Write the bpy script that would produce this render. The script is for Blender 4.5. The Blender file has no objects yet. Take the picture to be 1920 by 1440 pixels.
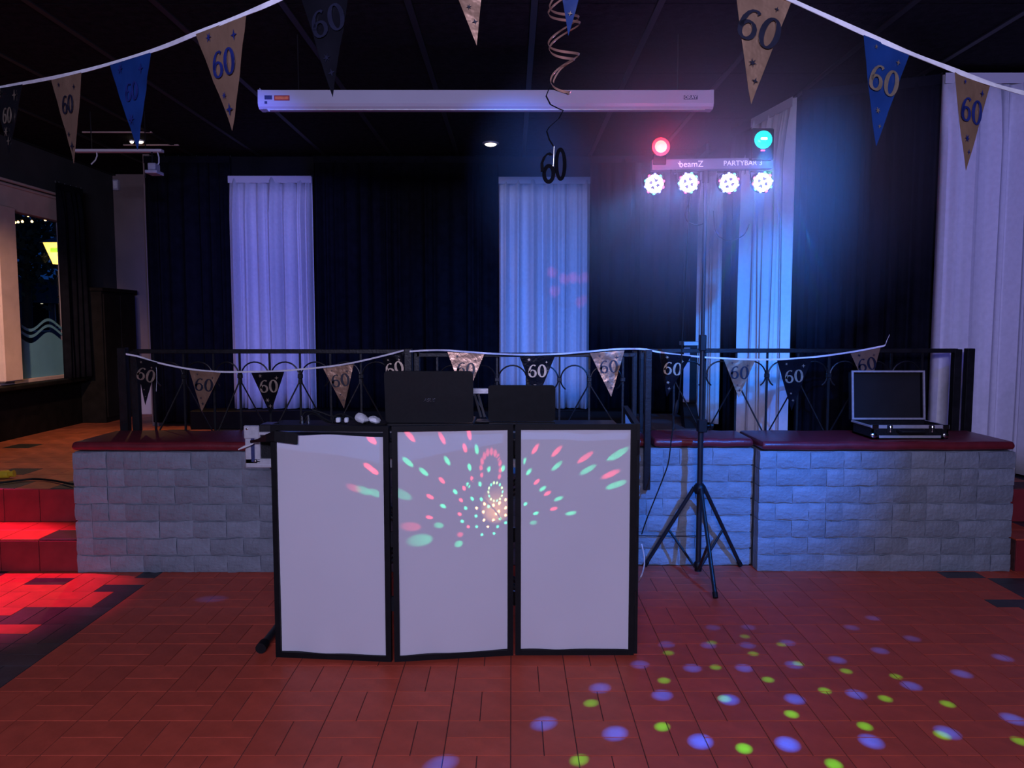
import bpy, math, random
from mathutils import Vector, Matrix
random.seed(7)
R = math.radians
scene = bpy.context.scene
COL = scene.collection

# ------------------------------------------------------------------ camera
CAM_H, FOC, PITCH = 1.6, 1442.0, R(4.5)
cam_d = bpy.data.cameras.new('camera')
cam_d.sensor_width = 36.0
cam_d.lens = 36.0 * FOC / 1920.0
cam_d.clip_start = 0.05
cam = bpy.data.objects.new('camera', cam_d)
COL.objects.link(cam)
cam.location = (0, 0, CAM_H)
cam.rotation_euler = (math.pi / 2 - PITCH, 0, 0)
scene.camera = cam

# ------------------------------------------------------------------ world, exposure
w = bpy.data.worlds.new('dusk_sky'); scene.world = w
w.use_nodes = True
bg = w.node_tree.nodes['Background']
bg.inputs[0].default_value = (0.02, 0.13, 0.6, 1)
bg.inputs[1].default_value = 0.22
scene.view_settings.view_transform = 'Standard'
scene.view_settings.look = 'None'
scene.view_settings.gamma = 1.0
scene.view_settings.exposure = 0.0
scene.view_settings.use_curve_mapping = False
scene.cycles.use_denoising = True
scene.cycles.max_bounces = 6
scene.cycles.transparent_max_bounces = 12
scene.cycles.sample_clamp_indirect = 3.0


def look(o, target):
    d = Vector(target) - Vector(o.location)
    o.rotation_euler = d.to_track_quat('-Z', 'Y').to_euler()


def area(name, loc, target, power, col, sx, sy):
    l = bpy.data.lights.new(name, 'AREA'); l.shape = 'RECTANGLE'
    l.size, l.size_y, l.energy, l.color = sx, sy, power, col
    o = bpy.data.objects.new(name, l); COL.objects.link(o)
    o.location = loc; look(o, target)
    return o


def spot(name, loc, target, power, col, deg, blend=.5, rad=.02, parent=None):
    l = bpy.data.lights.new(name, 'SPOT')
    l.energy, l.color, l.spot_size, l.spot_blend, l.shadow_soft_size = power, col, R(deg), blend, rad
    o = bpy.data.objects.new(name, l); COL.objects.link(o)
    o.location = loc; look(o, target)
    if parent is not None:
        o.parent = parent
        o.location = Vector(loc) - parent.location
    return o


# out-of-frame hall lamps read from their light, plus spots added for the curtains
area('hall_lamp', (-0.2, -2.4, 2.7), (-0.2, 4.0, 0.5), 265, (0.60, 0.58, 1.0), 2.4, 0.5)
spot('curtain_fill_a', (-1.2, 2.7, 2.8), (-2.6, 8.5, 1.9), 860, (0.10, 0.15, 1.0), 36, 1.0, .05)  # added out of frame to tint the left curtain blue
spot('curtain_fill_b', (-0.2, 2.7, 2.8), (0.3, 8.5, 1.9), 960, (0.03, 0.20, 1.0), 32, 1.0, .05)  # added spot that brightens the middle back curtain
spot('curtain_fill_c', (2.4, 2.4, 3.3), (3.7, 5.75, 2.0), 120, (0.05, 0.08, 1.0), 66, 1.0, .05)  # added spot for the wide right curtain
spot('hall_blue_par', (1.8, 2.4, 2.3), (1.2, 5.0, 1.15), 1000, (0.0, 0.19, 1.0), 58, .9, .02)
spot('stripe_fill', (1.25, 2.6, 2.85), (2.15, 6.6, 1.7), 1300, (0.0, 0.24, 1.0), 22, .9, .02)  # second blue spot, added to bring out stripes on the side curtain
spot('hall_red_par', (-4.75, 5.2, 2.3), (-3.5, 4.55, 0.05), 700, (1.0, 0.03, 0.22), 38, .5, .03)
spot('hall_warm_lamp', (-3.6, 4.4, 2.9), (-4.95, 7.6, 1.6), 480, (1.0, 0.58, 0.36), 32, .9, .06)


def pattern_lamp(name, loc, rays, power, parent):
    """effect lamp: one point light whose lens plate lets out narrow coloured rays
    rays: (target point, colour, cone angle in degrees, softness)"""
    l = bpy.data.lights.new(name, 'POINT'); l.energy = power; l.shadow_soft_size = .002
    l.use_nodes = True
    nt = l.node_tree; em = nt.nodes['Emission']
    ge = nt.nodes.new('ShaderNodeNewGeometry')
    acc = None
    for (pt, colr, deg, soft) in rays:
        d = (Vector(pt) - Vector(loc)).normalized()
        vm = nt.nodes.new('ShaderNodeVectorMath'); vm.operation = 'DOT_PRODUCT'
        vm.inputs[1].default_value = d
        nt.links.new(ge.outputs['Incoming'], vm.inputs[0])
        mr = nt.nodes.new('ShaderNodeMapRange')
        c0 = math.cos(R(deg) / 2)
        mr.inputs['From Min'].default_value = c0
        mr.inputs['From Max'].default_value = c0 + (1 - c0) * soft
        nt.links.new(vm.outputs['Value'], mr.inputs['Value'])
        ad = nt.nodes.new('ShaderNodeVectorMath'); ad.operation = 'MULTIPLY_ADD'
        ad.inputs[1].default_value = colr
        nt.links.new(mr.outputs['Result'], ad.inputs[0])
        if acc is not None: nt.links.new(acc, ad.inputs[2])
        else: ad.inputs[2].default_value = (0, 0, 0)
        acc = ad.outputs[0]
    nt.links.new(acc, em.inputs['Color'])
    o = bpy.data.objects.new(name, l); COL.objects.link(o)
    o.parent = parent; o.location = Vector(loc) - parent.location
    return o


# ------------------------------------------------------------------ pixel helpers (1920x1440 frame)
_c, _s = math.cos(PITCH), math.sin(PITCH)


def ray(px, py):
    u = (px - 960) / FOC; v = (720 - py) / FOC
    return (u, _c + v * _s, -_s + v * _c)


def at(px, py, d):
    r = ray(px, py); k = d / r[1]
    return Vector((r[0] * k, d, CAM_H + r[2] * k))


def atz(px, py, z):
    r = ray(px, py); k = (z - CAM_H) / r[2]
    return Vector((r[0] * k, r[1] * k, z))


def atx(px, py, x):
    r = ray(px, py); k = x / r[0]
    return Vector((x, r[1] * k, CAM_H + r[2] * k))


# ------------------------------------------------------------------ materials
MATS = {}


def mat(name, col, rough=.5, metal=0.0, var=0.0, vscale=6.0, bump=0.0, bscale=40.0, emit=None, estr=0.0,
        obrand=0.0, spec=.5, alt=None, alpha=1.0, coat=0.0):
    m = bpy.data.materials.new(name); m.use_nodes = True
    nt = m.node_tree; p = nt.nodes['Principled BSDF']
    p.inputs['Base Color'].default_value = (*col, 1)
    p.inputs['Roughness'].default_value = rough
    p.inputs['Metallic'].default_value = metal
    p.inputs['Specular IOR Level'].default_value = spec
    p.inputs['Coat Weight'].default_value = coat
    tc = nt.nodes.new('ShaderNodeTexCoord')
    out = None
    if var > 0 or alt:
        n = nt.nodes.new('ShaderNodeTexNoise'); n.inputs['Scale'].default_value = vscale
        n.inputs['Detail'].default_value = 5
        nt.links.new(tc.outputs['Object'], n.inputs['Vector'])
        ramp = nt.nodes.new('ShaderNodeValToRGB')
        a = alt or tuple(c * (1 - var) for c in col)
        b = tuple(min(1, c * (1 + var)) for c in col)
        ramp.color_ramp.elements[0].position = .35; ramp.color_ramp.elements[1].position = .65
        ramp.color_ramp.elements[0].color = (*a, 1); ramp.color_ramp.elements[1].color = (*b, 1)
        nt.links.new(n.outputs['Fac'], ramp.inputs['Fac'])
        out = ramp.outputs['Color']
    if obrand > 0:
        oi = nt.nodes.new('ShaderNodeObjectInfo')
        mr = nt.nodes.new('ShaderNodeMapRange')
        mr.inputs['To Min'].default_value = 1 - obrand; mr.inputs['To Max'].default_value = 1 + obrand
        nt.links.new(oi.outputs['Random'], mr.inputs['Value'])
        hs = nt.nodes.new('ShaderNodeHueSaturation')
        nt.links.new(mr.outputs['Result'], hs.inputs['Value'])
        if out is not None:
            nt.links.new(out, hs.inputs['Color'])
        else:
            hs.inputs['Color'].default_value = (*col, 1)
        out = hs.outputs['Color']
    if out is not None:
        nt.links.new(out, p.inputs['Base Color'])
    if bump > 0:
        n2 = nt.nodes.new('ShaderNodeTexNoise'); n2.inputs['Scale'].default_value = bscale
        n2.inputs['Detail'].default_value = 4
        nt.links.new(tc.outputs['Object'], n2.inputs['Vector'])
        bm = nt.nodes.new('ShaderNodeBump'); bm.inputs['Strength'].default_value = bump
        bm.inputs['Distance'].default_value = .01
        nt.links.new(n2.outputs['Fac'], bm.inputs['Height'])
        nt.links.new(bm.outputs['Normal'], p.inputs['Normal'])
    if emit:
        p.inputs['Emission Color'].default_value = (*emit, 1)
        p.inputs['Emission Strength'].default_value = estr
    MATS[name] = m
    return m


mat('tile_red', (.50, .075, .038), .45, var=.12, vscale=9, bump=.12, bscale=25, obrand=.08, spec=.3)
mat('tile_riser_shaded', (.20, .022, .026), .5, var=.12, vscale=9, bump=.12, bscale=25, obrand=.1, spec=.25)  # red tile darkened: shade on the step risers put into the colour
mat('tile_dark', (.035, .03, .034), .42, var=.3, vscale=9, bump=.12, bscale=25, obrand=.3)
mat('tile_grout', (.075, .022, .018), .9, var=.3, vscale=30)
mat('tile_stage', (.34, .085, .045), .5, var=.25, vscale=8, bump=.15, bscale=25, obrand=.2)
mat('paint_brick', (.19, .222, .26), .7, var=.13, vscale=7, bump=1.0, bscale=34, obrand=.14)
mat('mortar', (.16, .185, .215), .9, var=.2, vscale=12, bump=.6, bscale=30)
mat('vinyl', (.14, .015, .022), .38, var=.15, vscale=14, bump=.15, bscale=60)
mat('curtain', (.62, .60, .64), .75, var=.04, vscale=30, bump=.08, bscale=200)
mat('curtain_tape', (.55, .53, .57), .8, bump=.1, bscale=120)
mat('drape', (.0065, .007, .011), .95, var=.2, vscale=12, bump=.1, bscale=150, spec=.03)
mat('wall_dark', (.010, .010, .011), .9, var=.2, vscale=3, bump=.1, bscale=60, spec=.05)
mat('wall_beige', (.20, .15, .14), .85, var=.08, vscale=3, bump=.1, bscale=80)
mat('wall_grey', (.05, .05, .052), .9, spec=.1, var=.1, vscale=3, bump=.1, bscale=80)
mat('ceiling_tile', (.014, .014, .017), .9, var=.3, vscale=18, bump=.9, bscale=45, spec=.06)
mat('ceiling_strip', (.009, .009, .011), .6, var=.1)
mat('frame_black', (.006, .006, .007), .5, var=.2, vscale=20, spec=.15)
mat('iron', (.008, .008, .009), .4, var=.3, vscale=20, bump=.15, bscale=60, spec=.3)
mat('steel_black', (.012, .012, .014), .35, var=.2, vscale=10, spec=.4)
mat('plastic_black', (.006, .006, .007), .45, var=.2, vscale=30, spec=.2)
mat('laptop_lid', (.010, .010, .011), .38, var=.15, vscale=60, spec=.35)
mat('chrome', (.7, .7, .72), .16, metal=1, var=.05)
mat('aluminium', (.55, .55, .58), .36, metal=.45, var=.08, vscale=40, bump=.05, bscale=90)
mat('foam_black', (.008, .008, .009), .95, bump=.4, bscale=180, var=.2)
mat('case_black', (.008, .008, .009), .5, spec=.2, var=.3, vscale=60, bump=.2, bscale=150)
mat('gold_foil', (.46, .28, .18), .27, metal=.68, var=.08, vscale=12, bump=.85, bscale=9)
mat('black_foil', (.006, .006, .009), .16, var=.2, vscale=10, bump=.6, bscale=11, spec=.25)
mat('blue_foil', (.006, .03, .14), .42, var=.15, vscale=10, bump=.2, bscale=9)
mat('print_black', (.008, .009, .022), .35, var=.2, vscale=30)
mat('print_blue', (.012, .02, .12), .35, var=.2, vscale=30)
mat('print_gold', (.42, .33, .24), .35, metal=.7, var=.2, vscale=40)
mat('ribbon', (.78, .78, .82), .35, var=.08, vscale=30)
mat('copper', (.85, .48, .36), .25, metal=.6, var=.05)
mat('screen_white', (.46, .45, .56), .35, var=.03, vscale=4)
mat('label_blue', (.012, .02, .10), .5, var=.2, vscale=60)
mat('label_orange', (.75, .17, .04), .5, var=.15, vscale=60)
mat('label_red', (.35, .02, .02), .5, var=.15, vscale=60)
mat('letter_pale', (.75, .76, .82), .5, var=.1, vscale=60)
mat('rubber', (.006, .006, .007), .6, var=.2, vscale=40, spec=.2)
mat('cable_white', (.6, .6, .62), .45, var=.1, vscale=40)
mat('plug_yellow', (.65, .45, .02), .45, var=.1, vscale=40)
mat('cloth_white', (.78, .8, .82), .8, var=.06, vscale=30, bump=.4, bscale=60)
mat('wood_dark', (.007, .006, .006), .6, spec=.12, var=.3, vscale=8, bump=.1, bscale=50)
mat('frame_paint', (.58, .42, .37), .5, var=.08, vscale=6)
mat('film', (.14, .36, .46), .8, var=.06, vscale=4, emit=(.10, .14, .15), estr=.0)
mat('leaf', (.02, .04, .02), .7, var=.4, vscale=3)
mat('bark', (.03, .025, .02), .9, var=.3, vscale=8, bump=.4)
mat('asphalt', (.03, .03, .03), .9, var=.3, vscale=2)
mat('house_wall', (.08, .09, .11), .9, var=.2, vscale=2)
mat('lamp_glow', (.9, .6, .15), .5, emit=(1.0, .62, .12), estr=1.7, var=.1, vscale=3)
mat('lamp_green', (.1, .3, .02), .5, emit=(.35, .65, .03), estr=.7, var=.1)
mat('bulb_warm', (1, .8, .5), .5, emit=(1, .55, .18), estr=9, var=.02)
mat('downlight_glow', (1, .9, .7), .5, emit=(1, .82, .6), estr=6, var=.02)
mat('led_white', (1, 1, 1), .3, emit=(1, .95, 1), estr=7, var=.02)
mat('led_red', (1, .1, .2), .3, emit=(1, .04, .18), estr=1.6, var=.02)
mat('led_green', (.1, 1, .7), .3, emit=(.02, 1, .65), estr=1.3, var=.02)
mat('led_blue', (.2, .3, 1), .3, emit=(.12, .2, 1), estr=1.8, var=.02)
mat('lens_teal', (.02, .7, .7), .2, emit=(.0, .85, .8), estr=1.15, var=.04)
mat('lens_white', (1, 1, 1), .2, emit=(.85, 1, 1), estr=3, var=.02)
mat('lens_red', (1, .3, .2), .2, emit=(1, .55, .45), estr=1.3, var=.02)
mat('ring_red', (1, .1, .1), .2, emit=(1, .02, .05), estr=1.6, var=.02)
mat('bar_body', (.10, .10, .12), .35, metal=.2, var=.1)
mat('house_light', (1, .9, .7), .5, emit=(1, .85, .6), estr=1.5, var=.02)


def scrim_mat():
    m = bpy.data.materials.new('scrim'); m.use_nodes = True
    nt = m.node_tree; nt.nodes.clear()
    o = nt.nodes.new('ShaderNodeOutputMaterial'); mx = nt.nodes.new('ShaderNodeMixShader')
    d = nt.nodes.new('ShaderNodeBsdfDiffuse'); t = nt.nodes.new('ShaderNodeBsdfTranslucent')
    tc = nt.nodes.new('ShaderNodeTexCoord'); n = nt.nodes.new('ShaderNodeTexNoise')
    n.inputs['Scale'].default_value = 2.2; n.inputs['Detail'].default_value = 3
    r = nt.nodes.new('ShaderNodeValToRGB')
    r.color_ramp.elements[0].color = (.84, .82, .86, 1); r.color_ramp.elements[1].color = (.92, .90, .93, 1)
    nt.links.new(tc.outputs['Object'], n.inputs['Vector']); nt.links.new(n.outputs['Fac'], r.inputs['Fac'])
    for s in (d, t):
        nt.links.new(r.outputs['Color'], s.inputs['Color'])
    mx.inputs[0].default_value = .36
    nt.links.new(d.outputs[0], mx.inputs[1]); nt.links.new(t.outputs[0], mx.inputs[2])
    nt.links.new(mx.outputs[0], o.inputs['Surface'])
    MATS['scrim'] = m


scrim_mat()


def glass_mat():
    m = bpy.data.materials.new('pane'); m.use_nodes = True
    nt = m.node_tree; nt.nodes.clear()
    o = nt.nodes.new('ShaderNodeOutputMaterial'); mx = nt.nodes.new('ShaderNodeMixShader')
    t = nt.nodes.new('ShaderNodeBsdfTransparent'); g = nt.nodes.new('ShaderNodeBsdfGlossy')
    t.inputs['Color'].default_value = (.85, .88, .9, 1)
    g.inputs['Roughness'].default_value = .02
    mx.inputs[0].default_value = .05
    nt.links.new(t.outputs[0], mx.inputs[1])
    nt.links.new(g.outputs[0], mx.inputs[2]); nt.links.new(mx.outputs[0], o.inputs['Surface'])
    MATS['pane'] = m


glass_mat()


# ------------------------------------------------------------------ mesh building
class MB:
    def __init__(s):
        s.v = []; s.f = []

    def add(s, vs, fs):
        b = len(s.v); s.v += [Vector(v) for v in vs]; s.f += [tuple(i + b for i in f) for f in fs]
        return s

    def box(s, lo, hi, bev=0.0):
        x0, y0, z0 = lo; x1, y1, z1 = hi
        if bev <= 0:
            vs = [(x, y, z) for z in (z0, z1) for y in (y0, y1) for x in (x0, x1)]
            fs = [(0, 2, 3, 1), (4, 5, 7, 6), (0, 1, 5, 4), (2, 6, 7, 3), (0, 4, 6, 2), (1, 3, 7, 5)]
            return s.add(vs, fs)
        return s.add(*bevbox(lo, hi, bev))

    def obox(s, c, half, ax):
        """box at c, half sizes, axes as three vectors"""
        c = Vector(c); a = [Vector(q).normalized() for q in ax]
        vs = [c + a[0] * half[0] * i + a[1] * half[1] * j + a[2] * half[2] * k
              for k in (-1, 1) for j in (-1, 1) for i in (-1, 1)]
        return s.add(vs, [(0, 2, 3, 1), (4, 5, 7, 6), (0, 1, 5, 4), (2, 6, 7, 3), (0, 4, 6, 2), (1, 3, 7, 5)])

    def tube(s, pts, r, n=8, cap=True):
        pts = [Vector(p) for p in pts]
        rs = r if isinstance(r, (list, tuple)) else [r] * len(pts)
        rings = []
        t0 = (pts[1] - pts[0]).normalized()
        u = t0.orthogonal().normalized()
        for i, p in enumerate(pts):
            if i == 0: t = t0
            elif i == len(pts) - 1: t = (pts[i] - pts[i - 1]).normalized()
            else:
                t = (pts[i + 1] - pts[i - 1])
                t = t.normalized() if t.length > 1e-9 else t0
            u = (u - t * u.dot(t))
            u = u.normalized() if u.length > 1e-6 else t.orthogonal().normalized()
            v = t.cross(u)
            rings.append([p + (u * math.cos(a) + v * math.sin(a)) * rs[i]
                          for a in [2 * math.pi * k / n for k in range(n)]])
        vs = [q for g in rings for q in g]; fs = []
        for i in range(len(pts) - 1):
            for k in range(n):
                a = i * n + k; b = i * n + (k + 1) % n
                fs.append((a, b, b + n, a + n))
        if cap:
            fs.append(tuple(range(n - 1, -1, -1)))
            m = (len(pts) - 1) * n
            fs.append(tuple(range(m, m + n)))
        return s.add(vs, fs)

    def _lathe(s, c, t, prof, n):
        c = Vector(c); t = Vector(t).normalized()
        u = t.orthogonal().normalized(); v = t.cross(u); vs = []; fs = []
        for a, r in prof:
            vs += [c + t * a + (u * math.cos(2 * math.pi * k / n) + v * math.sin(2 * math.pi * k / n)) * max(r, 1e-4)
                   for k in range(n)]
        for i in range(len(prof) - 1):
            for k in range(n):
                a = i * n + k; b = i * n + (k + 1) % n
                fs.append((a, b, b + n, a + n))
        fs.append(tuple(range(n - 1, -1, -1))); m = (len(prof) - 1) * n
        fs.append(tuple(range(m, m + n)))
        return s.add(vs, fs)

    def ribbon(s, pts, dirs, hw, th=.0008):
        """flat band along pts, half width hw in direction dirs[i], thin"""
        pts = [Vector(p) for p in pts]; n = len(pts); vs = []
        for i, p in enumerate(pts):
            d = Vector(dirs[i] if isinstance(dirs, list) else dirs).normalized()
            h = hw[i] if isinstance(hw, list) else hw
            t = (pts[min(i + 1, n - 1)] - pts[max(i - 1, 0)]).normalized()
            nn = t.cross(d); nn = nn.normalized() if nn.length > 1e-6 else Vector((0, 1, 0))
            vs += [p - d * h - nn * th, p + d * h - nn * th, p + d * h + nn * th, p - d * h + nn * th]
        fs = []
        for i in range(n - 1):
            a = 4 * i
            for k in range(4):
                fs.append((a + k, a + (k + 1) % 4, a + 4 + (k + 1) % 4, a + 4 + k))
        fs += [(3, 2, 1, 0), tuple(4 * (n - 1) + k for k in range(4))]
        return s.add(vs, fs)

    def prism(s, poly, off):
        """polygon (list of 3D) extruded by off"""
        n = len(poly); off = Vector(off); a = [Vector(p) for p in poly]
        vs = a + [p + off for p in a]
        fs = [tuple(range(n - 1, -1, -1)), tuple(range(n, 2 * n))]
        fs += [(i, (i + 1) % n, n + (i + 1) % n, n + i) for i in range(n)]
        return s.add(vs, fs)

    def mesh(s, name, mt, smooth=False, origin=Vector((0, 0, 0))):
        me = bpy.data.meshes.new(name)
        me.from_pydata([tuple(v - origin) for v in s.v], [], s.f)
        me.materials.append(MATS[mt])
        if smooth:
            me.polygons.foreach_set('use_smooth', [True] * len(me.polygons))
            try: me.set_sharp_from_angle(angle=R(40))
            except Exception: pass
        me.update()
        return me


def bevbox(lo, hi, b):
    x0, y0, z0 = lo; x1, y1, z1 = hi
    vs = []; idx = {}
    # 24 vertices, one for each corner and axis
    for i, X in enumerate((x0, x1)):
        for j, Y in enumerate((y0, y1)):
            for k, Z in enumerate((z0, z1)):
                sx, sy, sz = (1 - 2 * i) * b, (1 - 2 * j) * b, (1 - 2 * k) * b
                idx[i, j, k, 0] = len(vs); vs.append((X, Y + sy, Z + sz))
                idx[i, j, k, 1] = len(vs); vs.append((X + sx, Y, Z + sz))
                idx[i, j, k, 2] = len(vs); vs.append((X + sx, Y + sy, Z))
    fs = []
    q = [(0, 0), (1, 0), (1, 1), (0, 1)]
    for a in range(3):
        o = [t for t in range(3) if t != a]
        for sgn in (0, 1):
            f = []
            for (m, n) in q:
                key = [0, 0, 0]; key[a] = sgn; key[o[0]] = m; key[o[1]] = n
                f.append(idx[key[0], key[1], key[2], a])
            fs.append(tuple(f))
    for a in range(3):
        o = [t for t in range(3) if t != a]
        for m in (0, 1):
            for n in (0, 1):
                k0 = [0, 0, 0]; k1 = [0, 0, 0]
                k0[a] = 0; k1[a] = 1
                for k in (k0, k1): k[o[0]] = m; k[o[1]] = n
                fs.append((idx[(*k0, o[0])], idx[(*k0, o[1])], idx[(*k1, o[1])], idx[(*k1, o[0])]))
    for i in (0, 1):
        for j in (0, 1):
            for k in (0, 1):
                fs.append((idx[i, j, k, 0], idx[i, j, k, 1], idx[i, j, k, 2]))
    # consistent outward normals
    c = Vector(((x0 + x1) / 2, (y0 + y1) / 2, (z0 + z1) / 2)); out = []
    for f in fs:
        p = [Vector(vs[t]) for t in f]
        nrm = (p[1] - p[0]).cross(p[2] - p[0])
        m = sum(p, Vector()) / len(p)
        out.append(f if nrm.dot(m - c) > 0 else tuple(reversed(f)))
    return vs, out


ORG = {}


def tag(o, label=None, cat=None, group=None, kind=None):
    if label: o['label'] = label
    if cat: o['category'] = cat
    if group: o['group'] = group
    if kind: o['kind'] = kind
    return o


def thing(name, label, cat, loc, group=None):
    o = bpy.data.objects.new(name, None); COL.objects.link(o)
    o.empty_display_size = .05
    o.location = loc; ORG[o] = Vector(loc)
    return tag(o, label, cat, group)


def part(name, mb, mt, parent, smooth=False, label=None):
    org = ORG[parent]
    o = bpy.data.objects.new(name, mb.mesh(name, mt, smooth, org)); COL.objects.link(o)
    o.parent = parent; ORG[o] = org
    if label: o['label'] = label
    return o


def single(name, mb, mt, label, cat, group=None, smooth=False):
    xs = [v.x for v in mb.v]; ys = [v.y for v in mb.v]; zs = [v.z for v in mb.v]
    org = Vector(((min(xs) + max(xs)) / 2, (min(ys) + max(ys)) / 2, min(zs)))
    o = bpy.data.objects.new(name, mb.mesh(name, mt, smooth, org)); COL.objects.link(o)
    o.location = org; ORG[o] = org
    return tag(o, label, cat, group)


def struct(name, mb, mt, label=None):
    o = bpy.data.objects.new(name, mb.mesh(name, mt)); COL.objects.link(o)
    ORG[o] = Vector((0, 0, 0)); o['kind'] = 'structure'
    if label: o['label'] = label
    return o


def piece(name, me, loc, parent):
    o = bpy.data.objects.new(name, me); COL.objects.link(o)
    o.parent = parent; o.location = Vector(loc) - ORG[parent]
    return o


def text_part(name, body, size, origin, xdir, ydir, mt, parent, align='CENTER', shear=0.0, ext=.0006, label=None):
    cu = bpy.data.curves.new(name, 'FONT'); cu.body = body; cu.size = size; cu.align_x = align
    cu.align_y = 'CENTER'; cu.extrude = ext; cu.shear = shear; cu.resolution_u = 3
    to = bpy.data.objects.new(name + '_t', cu); COL.objects.link(to)
    dg = bpy.context.evaluated_depsgraph_get()
    me = bpy.data.meshes.new_from_object(to.evaluated_get(dg))
    bpy.data.objects.remove(to)
    x = Vector(xdir).normalized(); y = Vector(ydir).normalized(); z = x.cross(y)
    M = Matrix((x, y, z)).transposed().to_4x4(); M.translation = Vector(origin) - ORG[parent]
    me.transform(M); me.materials.clear(); me.materials.append(MATS[mt])
    o = bpy.data.objects.new(name, me); COL.objects.link(o); o.parent = parent; ORG[o] = ORG[parent]
    if label: o['label'] = label
    return o


# ================================================================== SETTING
STAGE = .45
CEIL = 3.45
# ---- floor: slab with clay tiles in basket weave
fl = struct('floor', MB().box((-5.2, -4, -.12), (5.2, 5.1, -.003)), 'tile_grout', 'red clay tile floor in basket weave')
g = .0018
th_h = {}
for key, mt in (('r', 'tile_red'), ('d', 'tile_dark')):
    th_h[key, 'h'] = MB().box((g, g, -.012), (.25 - g, .125 - g, 0), .001).mesh('tile', mt)
    th_h[key, 'v'] = MB().box((g, g, -.012), (.125 - g, .25 - g, 0), .001).mesh('tile', mt)
XL, XR = -2.255, 2.745
cands = []
x0, y0 = -.005, 2.74
for i in range(-18, 18):
    for j in range(-3, 9):
        bx, by = x0 + .25 * i, y0 + .25 * j
        if by > 4.99: continue
        rnd = random.Random(i * 131 + j * 17 + 5)
        for k in (0, 1):
            o = 'h' if (i + j) % 2 else 'v'
            p = (bx, by + .125 * k) if o == 'h' else (bx + .125 * k, by)
            inside = XL - .01 < bx < XR - .2
            if inside: key = 'r'
            elif bx > XL - .3 and bx < XL: key = 'd' if rnd.random() < .65 else 'r'
            else: key = 'd' if rnd.random() < .22 else 'r'
            cands.append((p[0], p[1], o, key))


def in_view(x, y):
    dep = y * _c + CAM_H * _s
    return abs(x + .06) / dep < 960 / FOC and y > 2.55


vis = [t for t in cands if in_view(t[0], t[1]) and not (-1.1 < t[0] < .5 and 3.65 < t[1])]
vis.sort(key=lambda t: t[1] + .12 * abs(t[0]))
near = set(vis[:300])
restr, restd = MB(), MB()
for t in cands:
    if t in near:
        piece('tile', th_h[t[3], t[2]], (t[0], t[1], 0), fl)
    else:
        q = (.25, .125) if t[2] == 'h' else (.125, .25)
        (restr if t[3] == 'r' else restd).box((t[0] + g, t[1] + g, -.012), (t[0] + q[0] - g, t[1] + q[1] - g, 0), .001)
for mbx, mt in ((restr, 'tile_red'), (restd, 'tile_dark')):
    o = part('tiles_beyond', mbx, mt, fl); o['kind'] = 'stuff'

# ---- stage floor
sf = struct('floor_stage', MB().box((-2.8, 5.09, .0), (3.25, 9.9, STAGE - .003))
            .box((-5.0, 5.34, 0), (-2.8, 9.9, STAGE - .003)).box((3.25, 5.34, 0), (4.9, 9.9, STAGE - .003)), 'tile_grout', 'raised stage floor of clay and dark tiles')
ts = {k: MB().box((g, g, -.012), (.25 - g, .25 - g, 0), .002).mesh('tile', mt)
      for k, mt in (('r', 'tile_stage'), ('d', 'tile_dark'))}
mbr, mbd = MB(), MB()
for i in range(-20, 18):
    for j in range(0, 18):
        x, y = .25 * i + .02, 5.3 + .25 * j
        if x < -4.98 or x > 4.6 or y > 9.55: continue
        if x > -2.8 and y < 5.4: continue
        rnd = random.Random(i * 31 + j * 57)
        key = 'd' if (rnd.random() < .08 or (j < 1 and rnd.random() < .5)) else 'r'
        if x < -2.3 and y < 7.6 and x / y > -.70:
            piece('tile', ts[key], (x, y, STAGE), sf)
        else:
            (mbr if key == 'r' else mbd).box((x + g, y + g, STAGE - .012), (x + .25 - g, y + .25 - g, STAGE), .002)
for mbx, mt in ((mbr, 'tile_stage'), (mbd, 'tile_dark')):
    o = part('tiles_beyond', mbx, mt, sf); o['kind'] = 'stuff'


def steps(name, xa, xb, label):
    t = struct(name, MB().box((xa, 4.87, 0), (xb, 5.31, .203)).box((xa, 5.302, .203), (xb, 5.34, STAGE - .014)), 'tile_grout', label)
    tread = {k: MB().box((g, g, -.011), (.25 - g, .22 - g, 0), .002).mesh('tile', mt) for k, mt in (('r', 'tile_red'), ('d', 'tile_dark'))}
    riser = MB().box((g, -.011, g), (.25 - g, 0, .205 - g), .002).mesh('tile', 'tile_riser_shaded')
    riser2 = MB().box((g, -.011, g), (.25 - g, 0, .232 - g), .002).mesh('tile', 'tile_riser_shaded')
    n = int((xb - xa) / .25)
    for i in range(n):
        x = xb - .25 * (i + 1)
        rnd = random.Random(i * 7 + 3)
        for j in range(2):
            piece('tile', tread['d' if rnd.random() < .3 else 'r'], (x, 4.865 + .22 * j, .214), t)
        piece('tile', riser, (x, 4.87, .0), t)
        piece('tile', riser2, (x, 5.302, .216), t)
    return t


steps('steps_left', -4.98, -2.8, 'two tiled steps lit red up to the stage')
steps('steps_right', 3.25, 4.75, 'two dark tiled steps beside the lavender curtain')

# ---- painted brick stage front
BT = .785
RH = BT / 7
brick_me = []


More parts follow.
